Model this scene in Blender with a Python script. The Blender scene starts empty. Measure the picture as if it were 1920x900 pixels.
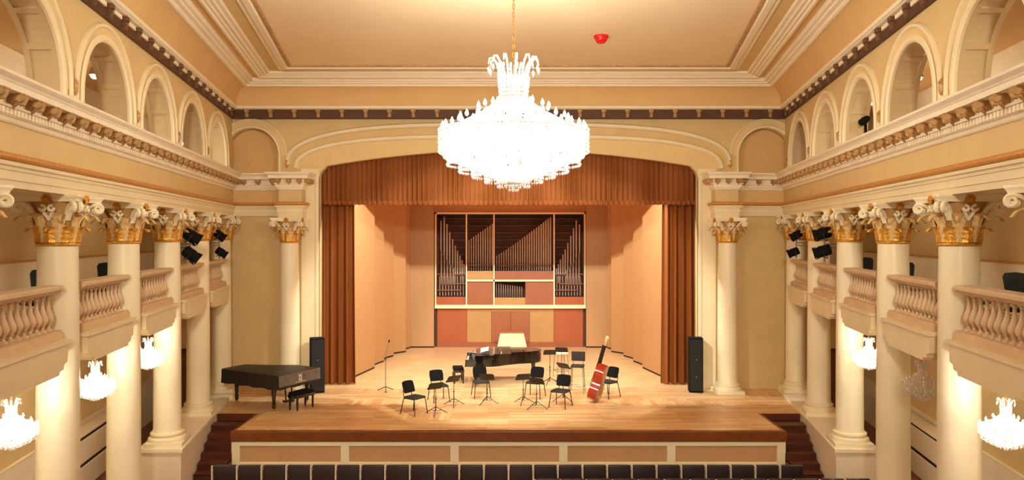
import bpy, bmesh, math, random
from mathutils import Vector, Matrix
random.seed(7)
PI = math.pi
SC = bpy.context.scene
COL = SC.collection

# ------------------------------------------------------------------ camera
cam = bpy.data.objects.new('camera', bpy.data.cameras.new('camera'))
COL.objects.link(cam)
cam.location = (0, 0, 4.8)
cam.rotation_euler = (PI/2, 0, 0)
cam.data.sensor_width = 36.0
cam.data.lens = 1400/1920*36
cam.data.shift_x = 6.5/1920
cam.data.shift_y = -10/1920
cam.data.clip_start = 0.05
cam.data.clip_end = 200
SC.camera = cam
F = 1400.0
def fx(px, Y): return (px-953.5)*Y/F
def fz(py, Y): return 4.8-(py-440)*Y/F

# ------------------------------------------------------------------ light
vs = SC.view_settings
SC.display_settings.display_device = 'sRGB'
vs.view_transform = 'Standard'
vs.look = 'None'
vs.gamma = 1
vs.use_curve_mapping = False
vs.exposure = -0.15
SC.cycles.diffuse_bounces = 7
w = bpy.data.worlds.new('world'); SC.world = w; w.use_nodes = True
w.node_tree.nodes['Background'].inputs[0].default_value = (1, .8, .55, 1)
w.node_tree.nodes['Background'].inputs[1].default_value = 0.05
WARM = (1.0, .91, .745)
MAIN_W = 920.0      # whole main chandelier
SMALL_W = 240.0       # each small chandelier
REAR_W = 450.0      # unseen fill light added behind the camera
FRONT_W = 6000.0     # each ceiling spot over the seats
OVER_W = 560.0       # each stage batten light
FLOOD_W = 6500.0     # unseen flood added to brighten the stage wall
GALLERY_W = 28.0     # each ceiling lamp of the upper gallery
AISLE_W = 60.0       # balcony ceiling lamps
def point(name, loc, power, rad=.15, col=WARM, parent=None):
    l = bpy.data.lights.new(name, 'POINT'); l.energy = power; l.shadow_soft_size = rad; l.color = col
    o = bpy.data.objects.new(name, l); COL.objects.link(o); o.location = loc
    if parent: o.parent = parent
    return o
def spot(name, loc, target, power, ang, rad=.2, col=WARM, blend=.3):
    l = bpy.data.lights.new(name, 'SPOT'); l.energy = power; l.shadow_soft_size = rad; l.color = col
    l.spot_size = math.radians(ang); l.spot_blend = blend
    o = bpy.data.objects.new(name, l); COL.objects.link(o); o.location = loc
    o.rotation_euler = (Vector(target)-Vector(loc)).to_track_quat('-Z', 'Y').to_euler()
    return o
point('rear_fill_light', (0, -4.5, 5.0), REAR_W, .8)
for x in (-2.2, 2.2):
    spot('front_of_house_light', (x*1.4, 11.0, 9.35), (-x*.8, 25.5, .8), FRONT_W, 42, .06, (1, .95, .82))
spot('stage_wall_fill_light', (0, -4.0, 8.4), (0, 23, 6.5), FLOOD_W, 62, .5, (1, .90, .70), .6)
for x in (-3.6, -1.2, 1.2, 3.6):
    spot('stage_batten_light', (x, 24.15, 6.585), (x*.85, 26.6, 0), OVER_W, 150, .012, (1, .93, .78), .3)
RED_W = 52.0         # red wash lamps of the stage
for x in (-1.6, 1.6):
    for y in (25.5, 29.0):
        point('stage_red_wash', (x, y, 6.85), RED_W, .25, (1, .30, .10))

# ------------------------------------------------------------------ materials
def lin(c):
    c /= 255.0
    return c/12.92 if c <= .04045 else ((c+.055)/1.055)**2.4
def rgb(r, g, b): return (lin(r), lin(g), lin(b), 1)
def mat(name, col, rough=.6, metal=0, var=.06, scale=3.0, bump=0.0, bscale=40, spec=.5, coat=0):
    m = bpy.data.materials.new(name); m.use_nodes = True
    nt = m.node_tree; b = nt.nodes['Principled BSDF']
    b.inputs['Roughness'].default_value = rough
    b.inputs['Metallic'].default_value = metal
    b.inputs['Specular IOR Level'].default_value = spec
    b.inputs['Coat Weight'].default_value = coat
    tc = nt.nodes.new('ShaderNodeTexCoord')
    n = nt.nodes.new('ShaderNodeTexNoise'); n.inputs['Scale'].default_value = scale; n.inputs['Detail'].default_value = 4
    nt.links.new(tc.outputs['Object'], n.inputs['Vector'])
    r = nt.nodes.new('ShaderNodeValToRGB')
    c = rgb(*col)
    r.color_ramp.elements[0].position = .3; r.color_ramp.elements[1].position = .7
    r.color_ramp.elements[0].color = (c[0]*(1-var), c[1]*(1-var), c[2]*(1-var), 1)
    r.color_ramp.elements[1].color = (min(1, c[0]*(1+var)), min(1, c[1]*(1+var)), min(1, c[2]*(1+var)), 1)
    nt.links.new(n.outputs['Fac'], r.inputs['Fac'])
    nt.links.new(r.outputs['Color'], b.inputs['Base Color'])
    if bump:
        n2 = nt.nodes.new('ShaderNodeTexNoise'); n2.inputs['Scale'].default_value = bscale
        nt.links.new(tc.outputs['Object'], n2.inputs['Vector'])
        bp = nt.nodes.new('ShaderNodeBump'); bp.inputs['Strength'].default_value = bump; bp.inputs['Distance'].default_value = .02
        nt.links.new(n2.outputs['Fac'], bp.inputs['Height']); nt.links.new(bp.outputs['Normal'], b.inputs['Normal'])
    return m
def emit(name, col, strength):
    m = bpy.data.materials.new(name); m.use_nodes = True
    nt = m.node_tree; nt.nodes.remove(nt.nodes['Principled BSDF'])
    e = nt.nodes.new('ShaderNodeEmission'); e.inputs[0].default_value = (*col, 1); e.inputs[1].default_value = strength
    nt.links.new(e.outputs[0], nt.nodes['Material Output'].inputs['Surface'])
    return m
def plank(name, c1, c2, c3, rough=.35, rw=.14, bw=1.6, along='X', patch=False):
    m = bpy.data.materials.new(name); m.use_nodes = True
    nt = m.node_tree; b = nt.nodes['Principled BSDF']; b.inputs['Roughness'].default_value = rough
    tc = nt.nodes.new('ShaderNodeTexCoord')
    def brick(rot, rw, bw):
        mp = nt.nodes.new('ShaderNodeMapping'); mp.inputs['Rotation'].default_value = (0, 0, rot)
        nt.links.new(tc.outputs['Object'], mp.inputs['Vector'])
        t = nt.nodes.new('ShaderNodeTexBrick')
        t.inputs['Scale'].default_value = 1; t.inputs['Brick Width'].default_value = bw; t.inputs['Row Height'].default_value = rw
        t.inputs['Mortar Size'].default_value = .004; t.inputs['Mortar Smooth'].default_value = .3; t.inputs['Bias'].default_value = 0
        t.offset = .37
        t.inputs['Color1'].default_value = rgb(*c1); t.inputs['Color2'].default_value = rgb(*c2); t.inputs['Mortar'].default_value = rgb(*c3)
        nt.links.new(mp.outputs['Vector'], t.inputs['Vector'])
        return t, mp
    t, mp = brick(0 if along == 'X' else PI/2, rw, bw)
    out = t.outputs['Color']
    if patch:
        t2, _ = brick(PI/2, rw, bw*.9)
        big = nt.nodes.new('ShaderNodeTexBrick'); big.inputs['Scale'].default_value = 1
        big.inputs['Brick Width'].default_value = 1.55; big.inputs['Row Height'].default_value = .84; big.inputs['Mortar Size'].default_value = .0
        big.inputs['Color1'].default_value = (0, 0, 0, 1); big.inputs['Color2'].default_value = (1, 1, 1, 1)
        nt.links.new(tc.outputs['Object'], big.inputs['Vector'])
        gt = nt.nodes.new('ShaderNodeMath'); gt.operation = 'GREATER_THAN'; gt.inputs[1].default_value = .8
        nt.links.new(big.outputs['Color'], gt.inputs[0])
        mx = nt.nodes.new('ShaderNodeMixRGB'); nt.links.new(gt.outputs[0], mx.inputs[0])
        nt.links.new(t.outputs['Color'], mx.inputs[1]); nt.links.new(t2.outputs['Color'], mx.inputs[2]); out = mx.outputs[0]
    n = nt.nodes.new('ShaderNodeTexNoise'); n.inputs['Scale'].default_value = 1.1; n.inputs['Detail'].default_value = 3
    nt.links.new(tc.outputs['Object'], n.inputs['Vector'])
    mpg = nt.nodes.new('ShaderNodeMapping'); mpg.inputs['Scale'].default_value = (2.5, 30, 2) if along == 'X' else (30, 2.5, 2)
    nt.links.new(tc.outputs['Object'], mpg.inputs['Vector'])
    g = nt.nodes.new('ShaderNodeTexNoise'); g.inputs['Scale'].default_value = 1; g.inputs['Detail'].default_value = 5
    nt.links.new(mpg.outputs['Vector'], g.inputs['Vector'])
    ad = nt.nodes.new('ShaderNodeMath'); ad.operation = 'ADD'
    nt.links.new(n.outputs['Fac'], ad.inputs[0]); nt.links.new(g.outputs['Fac'], ad.inputs[1])
    mr = nt.nodes.new('ShaderNodeMapRange'); mr.inputs[1].default_value = .6; mr.inputs[2].default_value = 1.4; mr.inputs[3].default_value = .78; mr.inputs[4].default_value = 1.12
    nt.links.new(ad.outputs[0], mr.inputs[0])
    mu = nt.nodes.new('ShaderNodeMixRGB'); mu.blend_type = 'MULTIPLY'; mu.inputs[0].default_value = 1
    nt.links.new(out, mu.inputs[1]); nt.links.new(mr.outputs[0], mu.inputs[2])
    nt.links.new(mu.outputs[0], b.inputs['Base Color'])
    return m
def stripe(name, c1, c2, freq, rough=.4, axis='X', bump=.25, sheen=0):
    """fine vertical stripes: wood veneer grooves"""
    m = bpy.data.materials.new(name); m.use_nodes = True
    nt = m.node_tree; b = nt.nodes['Principled BSDF']; b.inputs['Roughness'].default_value = rough
    b.inputs['Sheen Weight'].default_value = sheen
    tc = nt.nodes.new('ShaderNodeTexCoord')
    wv = nt.nodes.new('ShaderNodeTexWave'); wv.bands_direction = axis; wv.inputs['Scale'].default_value = freq
    wv.inputs['Distortion'].default_value = .4; wv.inputs['Detail'].default_value = 2
    nt.links.new(tc.outputs['Object'], wv.inputs['Vector'])
    mp = nt.nodes.new('ShaderNodeMapping'); mp.inputs['Scale'].default_value = (9, 9, .5)
    nt.links.new(tc.outputs['Object'], mp.inputs['Vector'])
    n = nt.nodes.new('ShaderNodeTexNoise'); n.inputs['Scale'].default_value = 2; nt.links.new(mp.outputs['Vector'], n.inputs['Vector'])
    mx = nt.nodes.new('ShaderNodeMixRGB'); mx.inputs[1].default_value = rgb(*c1); mx.inputs[2].default_value = rgb(*c2)
    av = nt.nodes.new('ShaderNodeMath'); av.operation = 'MULTIPLY'
    nt.links.new(wv.outputs['Fac'], av.inputs[0]); nt.links.new(n.outputs['Fac'], av.inputs[1])
    nt.links.new(av.outputs[0], mx.inputs[0]); nt.links.new(mx.outputs[0], b.inputs['Base Color'])
    if bump:
        bp = nt.nodes.new('ShaderNodeBump'); bp.inputs['Strength'].default_value = bump; bp.inputs['Distance'].default_value = .01
        nt.links.new(wv.outputs['Fac'], bp.inputs['Height']); nt.links.new(bp.outputs['Normal'], b.inputs['Normal'])
    return m
def crystal(name):
    m = bpy.data.materials.new(name); m.use_nodes = True
    nt = m.node_tree; nt.nodes.remove(nt.nodes['Principled BSDF'])
    tr = nt.nodes.new('ShaderNodeBsdfTransparent'); gl = nt.nodes.new('ShaderNodeBsdfGlossy'); gl.inputs['Roughness'].default_value = .08
    tl = nt.nodes.new('ShaderNodeBsdfTranslucent'); tl.inputs[0].default_value = (.95, .95, .95, 1)
    df = nt.nodes.new('ShaderNodeBsdfDiffuse'); df.inputs[0].default_value = (.9, .9, .9, 1)
    a = nt.nodes.new('ShaderNodeMixShader'); a.inputs[0].default_value = .5
    nt.links.new(tl.outputs[0], a.inputs[1]); nt.links.new(df.outputs[0], a.inputs[2])
    c = nt.nodes.new('ShaderNodeMixShader'); c.inputs[0].default_value = .25
    nt.links.new(a.outputs[0], c.inputs[1]); nt.links.new(gl.outputs[0], c.inputs[2])
    n = nt.nodes.new('ShaderNodeTexNoise'); n.inputs['Scale'].default_value = 9
    d = nt.nodes.new('ShaderNodeMixShader')
    mr = nt.nodes.new('ShaderNodeMapRange'); mr.inputs[1].default_value = .4; mr.inputs[2].default_value = .6; mr.inputs[3].default_value = .45; mr.inputs[4].default_value = .8
    nt.links.new(n.outputs['Fac'], mr.inputs[0]); nt.links.new(mr.outputs[0], d.inputs[0])
    nt.links.new(tr.outputs[0], d.inputs[1]); nt.links.new(c.outputs[0], d.inputs[2])
    nt.links.new(d.outputs[0], nt.nodes['Material Output'].inputs['Surface'])
    return m
M = dict(
    cream=mat('cream_paint', (236, 222, 188), .45, var=.03),
    column=mat('column_paint', (240, 230, 200), .32, var=.04, scale=1.2),
    yellow=mat('yellow_wall_paint', (214, 188, 136), .6, var=.04, scale=1.5),
    cove=mat('cove_paint', (218, 182, 126), .6, var=.04, scale=1.0),
    ceil=mat('ceiling_paint', (238, 218, 184), .7, var=.02, scale=.6),
    bandpaint=mat('proscenium_paint', (226, 200, 146), .55, var=.03),
    leafcream=mat('acanthus_paint', (222, 188, 128), .45, .1, var=.25, scale=14),
    bellshade=mat('capital_shade_tan', (190, 148, 92), .6, var=.1, scale=8),  # tan paints in the shade between the capital's leaves
    white=mat('white_plaster', (242, 232, 208), .5, var=.03),
    gallery=mat('gallery_paint', (204, 182, 144), .6, var=.04),
    stucco=mat('balustrade_stone', (212, 184, 150), .55, var=.06, scale=6),
    gold=mat('gilding', (214, 158, 64), .38, .55, var=.25, scale=14, bump=.4, bscale=30),
    oldgold=mat('old_gilding', (184, 146, 96), .55, .1, var=.3, scale=10, bump=.5, bscale=30),
    coralgold=mat('gilded_moulding', (206, 150, 78), .45, .3, var=.15, scale=20),
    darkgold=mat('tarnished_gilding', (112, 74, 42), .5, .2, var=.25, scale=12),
    brown=mat('dark_frieze_paint', (86, 52, 32), .6, var=.12, scale=4),
    nosing=mat('stage_nosing_wood', (116, 60, 20), .35, var=.2, scale=5),
    tan=mat('front_panel_paint', (188, 146, 100), .6, var=.05, scale=2),
    darkwood=plank('dark_stair_wood', (104, 50, 30), (80, 36, 22), (50, 22, 14), .4, .12, 1.2),
    floor=plank('parquet', (128, 68, 40), (110, 56, 34), (60, 30, 18), .4, .1, .6),
    stage=plank('stage_boards', (242, 212, 164), (236, 198, 146), (204, 154, 100), .38, .13, 2.6),
    apron=plank('apron_boards', (238, 206, 156), (218, 164, 108), (186, 128, 78), .38, .14, 1.5, 'X', True),
    panel=stripe('orange_veneer', (190, 148, 102), (180, 134, 90), 7, .45, 'X', .06),
    orgred=mat('organ_red_wood', (162, 82, 36), .5, var=.06, scale=2),
    orgtan=mat('organ_tan_wood', (178, 136, 80), .5, var=.05, scale=2),
    orgmid=mat('organ_mid_wood', (156, 90, 52), .5, var=.06, scale=2),
    orgwood=mat('organ_case_wood', (150, 84, 50), .45, var=.06, scale=3),
    orgdark=mat('organ_dark', (84, 54, 44), .7, var=.2, scale=4),
    slat=mat('swell_slat', (136, 104, 86), .5, var=.1),
    tin=mat('pipe_metal', (208, 194, 184), .4, .45, var=.08, scale=4),
    tin2=mat('pipe_metal_dull', (166, 142, 128), .45, .4, var=.1, scale=4),
    orgcream=mat('organ_frame_paint', (246, 226, 184), .45, var=.02),
    drape=stripe('rust_velvet', (146, 82, 26), (108, 54, 13), 2.2, .8, 'X', 0, .0),
    drape2=stripe('dark_rust_velvet', (150, 82, 22), (100, 50, 10), 2.2, .8, 'X', 0, 0),
    black=mat('black_lacquer', (16, 13, 12), .12, coat=.6, var=.1),
    satin=mat('black_fabric', (14, 12, 12), .85, spec=.2, var=.15, scale=12, bump=.2),
    grey=mat('grey_fabric', (56, 50, 48), .9, spec=.2, var=.12, scale=12),
    blacksat=mat('black_metal', (22, 20, 20), .4, .3, var=.1),
    cover=mat('black_piano_cover', (30, 25, 24), .5, var=.2, scale=2.5, bump=.3, bscale=6),
    flap=mat('grey_sheen_cover', (112, 106, 104), .28, var=.3, scale=5, bump=.4, bscale=8),
    ivory=mat('ivory', (240, 234, 220), .3, var=.02),
    paper=mat('paper', (246, 242, 232), .7, var=.02),
    chrome=mat('chrome', (220, 214, 206), .18, .95, var=.03),
    armmetal=mat('pale_metal', (226, 216, 200), .35, .3, var=.03),
    brass=mat('brass', (200, 150, 70), .3, .9, var=.06),
    bass=mat('red_varnish', (136, 36, 15), .16, coat=.5, var=.25, scale=3),
    ebony=mat('ebony', (26, 18, 14), .3, var=.1),
    cloth=mat('cream_cloth', (250, 236, 200), .7, var=.03),
    leather=mat('dark_seat_leather', (40, 24, 26), .45, var=.15, scale=8),
    teal=mat('dark_teal_seat', (24, 40, 44), .6, var=.1),
    grille=mat('speaker_grille', (20, 19, 21), .75, var=.2, scale=60),
    red=mat('red_plastic', (214, 26, 24), .25, var=.05),
    door=mat('dark_door_wood', (110, 66, 38), .45, var=.15, scale=4),
    slot=mat('dark_slot', (40, 26, 18), .8),
    steel=mat('grey_steel', (150, 140, 128), .4, .7, var=.1),
    crystal=crystal('cut_crystal'),
    bulb=emit('lit_bulb', (1, .93, .78), 45),
    bulbsm=emit('lit_small_bulb', (1, .9, .7), 40),
    lampglow=emit('lit_ceiling_lamp', (1, .9, .72), 25),
    offbulb=mat('unlit_bulb', (226, 214, 190), .2, var=.02),
)

# ------------------------------------------------------------------ mesh helpers
class MB:
    def __init__(s): s.v = []; s.f = []
    def add(s, vs, fs):
        n = len(s.v); s.v += [tuple(p) for p in vs]; s.f += [tuple(n+i for i in f) for f in fs]
    def box(s, x0, x1, y0, y1, z0, z1):
        s.add([(x0,y0,z0),(x1,y0,z0),(x1,y1,z0),(x0,y1,z0),(x0,y0,z1),(x1,y0,z1),(x1,y1,z1),(x0,y1,z1)],
              [(0,3,2,1),(4,5,6,7),(0,1,5,4),(1,2,6,5),(2,3,7,6),(3,0,4,7)])
    def hexa(s, lo, hi):
        """two quads (lists of 4 points)"""
        s.add(list(lo)+list(hi), [(0,3,2,1),(4,5,6,7),(0,1,5,4),(1,2,6,5),(2,3,7,6),(3,0,4,7)])
    def rbox(s, x0, x1, y0, y1, z0, z1, b=.02):
        """box with chamfered edges"""
        bm = bmesh.new(); bmesh.ops.create_cube(bm, size=1)
        for v in bm.verts:
            v.co = Vector((x0+(v.co.x+.5)*(x1-x0), y0+(v.co.y+.5)*(y1-y0), z0+(v.co.z+.5)*(z1-z0)))
        bmesh.ops.bevel(bm, geom=bm.edges[:], offset=b, segments=3, affect='EDGES', profile=.5)
        s.bm(bm)
    def bm(s, bm, xf=None):
        bm.verts.ensure_lookup_table(); bm.verts.index_update()
        s.add([(xf @ v.co if xf else v.co) for v in bm.verts], [[v.index for v in f.verts] for f in bm.faces]); bm.free()
    def lathe(s, prof, n=24, c=(0,0,0), cap=True, a0=0):
        vs = []
        for r, z in prof:
            for i in range(n):
                a = a0+2*PI*i/n; vs.append((c[0]+r*math.cos(a), c[1]+r*math.sin(a), c[2]+z))
        fs = []
        for k in range(len(prof)-1):
            for i in range(n):
                j = (i+1) % n; fs.append((k*n+i, k*n+j, (k+1)*n+j, (k+1)*n+i))
        if cap:
            fs.append(tuple(reversed(range(n)))); fs.append(tuple((len(prof)-1)*n+i for i in range(n)))
        s.add(vs, fs)
    def tube(s, pts, r, n=8, closed=False, flat=1.0):
        pts = [Vector(p) for p in pts]; rs = r if isinstance(r, (list, tuple)) else [r]*len(pts)
        vs = []; up = None
        N = len(pts)
        for i, p in enumerate(pts):
            a = pts[(i-1) % N] if (closed or i > 0) else p; b = pts[(i+1) % N] if (closed or i < N-1) else p
            t = (b-a).normalized()
            if up is None:
                up = Vector((0,0,1)) if abs(t.z) < .9 else Vector((1,0,0))
            x = t.cross(up)
            if x.length < 1e-6: x = t.cross(Vector((0,1,0)))
            x.normalize(); y = x.cross(t).normalized(); up = y
            for k in range(n):
                q = 2*PI*k/n; vs.append(p+x*(math.cos(q)*rs[i])+y*(math.sin(q)*rs[i]*flat))
        fs = []
        for i in range(N if closed else N-1):
            j = (i+1) % N
            for k in range(n):
                l = (k+1) % n; fs.append((i*n+k, i*n+l, j*n+l, j*n+k))
        if not closed:
            fs.append(tuple(reversed(range(n)))); fs.append(tuple((N-1)*n+k for k in range(n)))
        s.add(vs, fs)
    def prism(s, poly, fn, d0, d1):
        """polygon of 2-D points extruded: fn(a,b,d) -> point"""
        n = len(poly)
        s.add([fn(a,b,d0) for a,b in poly]+[fn(a,b,d1) for a,b in poly],
              [tuple(reversed(range(n))), tuple(range(n,2*n))]+[(i,(i+1)%n,n+(i+1)%n,n+i) for i in range(n)])
    def octa(s, p, r, h, a=0):
        x, y, z = p; c, d = math.cos(a)*r, math.sin(a)*r
        s.add([(x,y,z+h*.35),(x+c,y+d,z),(x-d,y+c,z),(x-c,y-d,z),(x+d,y-c,z),(x,y,z-h*.65)],
              [(0,1,2),(0,2,3),(0,3,4),(0,4,1),(5,2,1),(5,3,2),(5,4,3),(5,1,4)])
    def ball(s, c, r, n=10, sz=1.0):
        m = max(4, n//2)
        s.lathe([(max(1e-4, r*math.sin(PI*i/m)), -r*sz*math.cos(PI*i/m)) for i in range(m+1)], n, c)
    def mesh(s, name, mt, smooth=False):
        me = bpy.data.meshes.new(name); me.from_pydata(s.v, [], s.f); me.validate()
        bm = bmesh.new(); bm.from_mesh(me); bmesh.ops.recalc_face_normals(bm, faces=bm.faces[:]); bm.to_mesh(me); bm.free()
        me.materials.append(mt)
        if smooth:
            me.polygons.foreach_set('use_smooth', [True]*len(me.polygons))
            try: me.set_sharp_from_angle(angle=math.radians(38))
            except Exception: pass
        return me
    def build(s, name, mt, parent=None, smooth=False, loc=None):
        o = bpy.data.objects.new(name, s.mesh(name, mt, smooth)); COL.objects.link(o)
        if parent: o.parent = parent
        if loc: o.location = loc
        return o
def link(name, me, parent=None):
    o = bpy.data.objects.new(name, me); COL.objects.link(o)
    if parent: o.parent = parent
    return o
def thing(name, label, cat, loc=(0,0,0), rz=0, group=None):
    o = bpy.data.objects.new(name, None); COL.objects.link(o)
    o.location = loc; o.rotation_euler = (0,0,rz); o.empty_display_size = .2
    return tag(o, label, cat, group)
def tag(o, label, cat, group=None):
    o['label'] = label; o['category'] = cat; o['kind'] = 'thing'
    if group: o['group'] = group
    return o
def struct(o): o['kind'] = 'structure'; return o
def copy_tree(o, parent=None):
    c = o.copy(); COL.objects.link(c)
    if parent: c.parent = parent
    for ch in list(o.children): copy_tree(ch, c)
    return c
class Maker:
    """first call hands out the prototype itself, later calls copies"""
    def __init__(s, root): s.r = root; s.used = False
    def put(s, label, loc, rz=0, group=None):
        o = copy_tree(s.r) if s.used else s.r; s.used = True
        o.location = loc; o.rotation_euler = (0,0,rz); o['label'] = label
        if group: o['group'] = group
        return o
ORD = 'first second third fourth fifth sixth seventh eighth ninth tenth eleventh twelfth thirteenth fourteenth'.split()

def plate(name, outer, holes, d0, d1, fn, mt, parent=None):
    """flat wall with holes, thickness from d0 to d1, mapped by fn(a,b,d)"""
    cu = bpy.data.curves.new('outline', 'CURVE'); cu.dimensions = '2D'; cu.fill_mode = 'BOTH'; cu.extrude = .5
    for poly in [outer]+holes:
        sp = cu.splines.new('POLY'); sp.points.add(len(poly)-1); sp.use_cyclic_u = True
        for p, (a, b) in zip(sp.points, poly): p.co = (a, b, 0, 1)
    t = bpy.data.objects.new('outline', cu); COL.objects.link(t)
    dg = bpy.context.evaluated_depsgraph_get(); me = bpy.data.meshes.new_from_object(t.evaluated_get(dg))
    bpy.data.objects.remove(t); bpy.data.curves.remove(cu)
    bm = bmesh.new(); bm.from_mesh(me)
    bmesh.ops.remove_doubles(bm, verts=bm.verts[:], dist=1e-5)
    for v in bm.verts: v.co = Vector(fn(v.co.x, v.co.y, d0 if v.co.z < 0 else d1))
    bmesh.ops.recalc_face_normals(bm, faces=bm.faces[:])
    bm.to_mesh(me); bm.free()
    me.name = name; me.materials.clear(); me.materials.append(mt)
    return link(name, me, parent)
def bar(mb, path, wd, d, fn, closed=False):
    """half-round moulding along a 2-D path, standing d off the surface fn(a,b,h)"""
    sec = [(-.5,-.01/d),(-.5,.55),(-.28,1),(.28,1),(.5,.55),(.5,-.01/d)]
    n = len(path); vs = []
    for i, (a, b) in enumerate(path):
        p = path[i-1] if (i > 0 or closed) else path[i]; q = path[(i+1) % n] if (i < n-1 or closed) else path[i]
        tx, ty = q[0]-p[0], q[1]-p[1]; L = math.hypot(tx, ty) or 1; nx, ny = -ty/L, tx/L
        for o, h in sec: vs.append(fn(a+nx*o*wd, b+ny*o*wd, h*d))
    k = len(sec); fs = []
    for i in range(n if closed else n-1):
        j = (i+1) % n
        for c in range(k):
            e = (c+1) % k; fs.append((i*k+c, i*k+e, j*k+e, j*k+c))
    if not closed: fs += [tuple(range(k)), tuple((n-1)*k+c for c in reversed(range(k)))]
    mb.add(vs, fs)
def arc(ca, cb, r, a0, a1, n=24): return [(ca+r*math.cos(a0+(a1-a0)*i/n), cb+r*math.sin(a0+(a1-a0)*i/n)) for i in range(n+1)]

# ------------------------------------------------------------------ the hall's frame
K = .1725                     # the side walls spread towards the stage
ALPHA = math.atan(K)
YB = 23.3                     # wall with the proscenium arch
YR = -7.0                     # rear wall behind the camera
FLOOR = -.95
SIDES = (-1, 1)
SIDE_NAME = {-1: 'left', 1: 'right'}
SIDE_WORD = {-1: 'covered-piano side of the hall', 1: 'double-bass side of the hall'}
def SX(s, A, Y): return s*(A+K*Y)
def smap(s, A0=4.6):
    """a = Y along the wall, b = z, h = distance out of the wall into the hall"""
    return lambda a, b, h: (SX(s, A0-h, a), a, b)
def bmap(a, b, h): return (a, YB-h, b)
def side_rot(s): return -s*ALPHA    # turns local +Y along the wall, towards the stage
COLY = [11.14+2.87*i for i in range(-1, 5)]          # column centres, from the camera to the stage
BAYY = [COLY[0]-1.435+2.87*i for i in range(0, 6)]

# ------------------------------------------------------------------ floors, outer walls, ceilings
mb = MB(); mb.box(-12.5, 12.5, YR-.2, YB, FLOOR-.2, FLOOR); struct(mb.build('floor', M['floor']))
for s in SIDES:
    mb = MB()
    mb.hexa([(SX(s,7.1,YR),YR,FLOOR),(SX(s,7.1,YB),YB,FLOOR),(SX(s,7.3,YB),YB,FLOOR),(SX(s,7.3,YR),YR,FLOOR)],
            [(SX(s,7.1,YR),YR,9.6),(SX(s,7.1,YB),YB,9.6),(SX(s,7.3,YB),YB,9.6),(SX(s,7.3,YR),YR,9.6)])
    wall = struct(mb.build('wall_'+SIDE_NAME[s], M['yellow']))
    for z0, z1 in ((FLOOR, .33), (3.3, 4.25)):
        q = MB(); q.hexa([(SX(s,7.1,YR),YR,z0),(SX(s,7.1,YB),YB,z0),(SX(s,7.06,YB),YB,z0),(SX(s,7.06,YR),YR,z0)],
                         [(SX(s,7.1,YR),YR,z1),(SX(s,7.1,YB),YB,z1),(SX(s,7.06,YB),YB,z1),(SX(s,7.06,YR),YR,z1)])
        q.build('dado', M['white'], wall)
        q = MB(); bar(q, [(YR, z1+.02), (YB, z1+.02)], .05, .06, smap(s, 7.1)); q.build('dado_rail', M['coralgold'] if z0 > 0 else M['cream'], wall)
mb = MB(); mb.box(-9, 9, YR-.2, YR, FLOOR, 9.7); struct(mb.build('wall_rear', M['yellow']))

# ceiling and its mouldings: profiles of (inward offset, height) swept left - back - right
def ring(prof, name, mt, parent=None, smooth=False):
    mb = MB(); vs = []
    for o, z in prof:
        yb = 23.1-o
        for X, Y in ((-(4.6-o+K*YR), YR), (-(4.6-o+K*yb), yb), (4.6-o+K*yb, yb), (4.6-o+K*YR, YR)):
            vs.append((X, Y, z))
    fs = []
    for i in range(len(prof)-1):
        for j in range(3): fs.append((i*4+j, i*4+j+1, (i+1)*4+j+1, (i+1)*4+j))
    mb.add(vs, fs)
    return mb.build(name, mt, parent, smooth)
ZC = 9.57
mb = MB(); o_ = 2.1; yb = 23.1-o_
mb.hexa([(SX(-1,4.6-o_,YR),YR,ZC),(SX(-1,4.6-o_,yb),yb,ZC),(SX(1,4.6-o_,yb),yb,ZC),(SX(1,4.6-o_,YR),YR,ZC)],
        [(-14,YR,ZC+.3),(-14,24,ZC+.3),(14,24,ZC+.3),(14,YR,ZC+.3)])
ceiling = struct(mb.build('ceiling', M['ceil']))
ring([(-.3,8.40),(.07,8.40),(.07,8.66)], 'dark_frieze', M['brown'], ceiling)
ring([(.06,8.655),(.16,8.66),(.18,8.675),(.21,8.685),(.225,8.72),(.225,8.745),(.17,8.77)], 'crown_moulding', M['white'], ceiling)
ring([(.19,8.765),(.2,8.9),(.235,9.03),(.3,9.15),(.4,9.25),(.5,9.3),(.5,9.34)], 'cove', M['cove'], ceiling, True)
ring([(.48,9.35),(.48,9.29),(.55,9.27),(.59,9.29),(.61,9.335),(.7,9.345),(.72,9.38),(.79,9.39),(.81,9.43),(.81,9.5)], 'outer_moulding', M['white'], ceiling)
ring([(.80,9.49),(1.0,9.49)], 'recess_band', M['cove'], ceiling)
ring([(1.0,9.5),(1.0,9.44),(1.06,9.43),(1.09,9.47),(1.15,9.455),(1.18,9.485),(1.26,9.47),(1.29,9.5),(1.38,9.495),(1.4,9.56)], 'middle_moulding', M['white'], ceiling)
ring([(1.4,9.555),(1.72,9.555)], 'flat_band', M['yellow'], ceiling)
ring([(1.70,9.56),(1.70,9.53),(1.75,9.525),(1.76,9.55),(1.8,9.55),(1.82,9.505),(1.96,9.5),(1.99,9.55),(2.0,9.56)], 'inner_moulding', M['white'], ceiling)
ring([(1.99,9.56),(2.01,9.53),(2.08,9.53),(2.1,9.575)], 'gilded_bead', M['oldgold'], ceiling)
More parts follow.
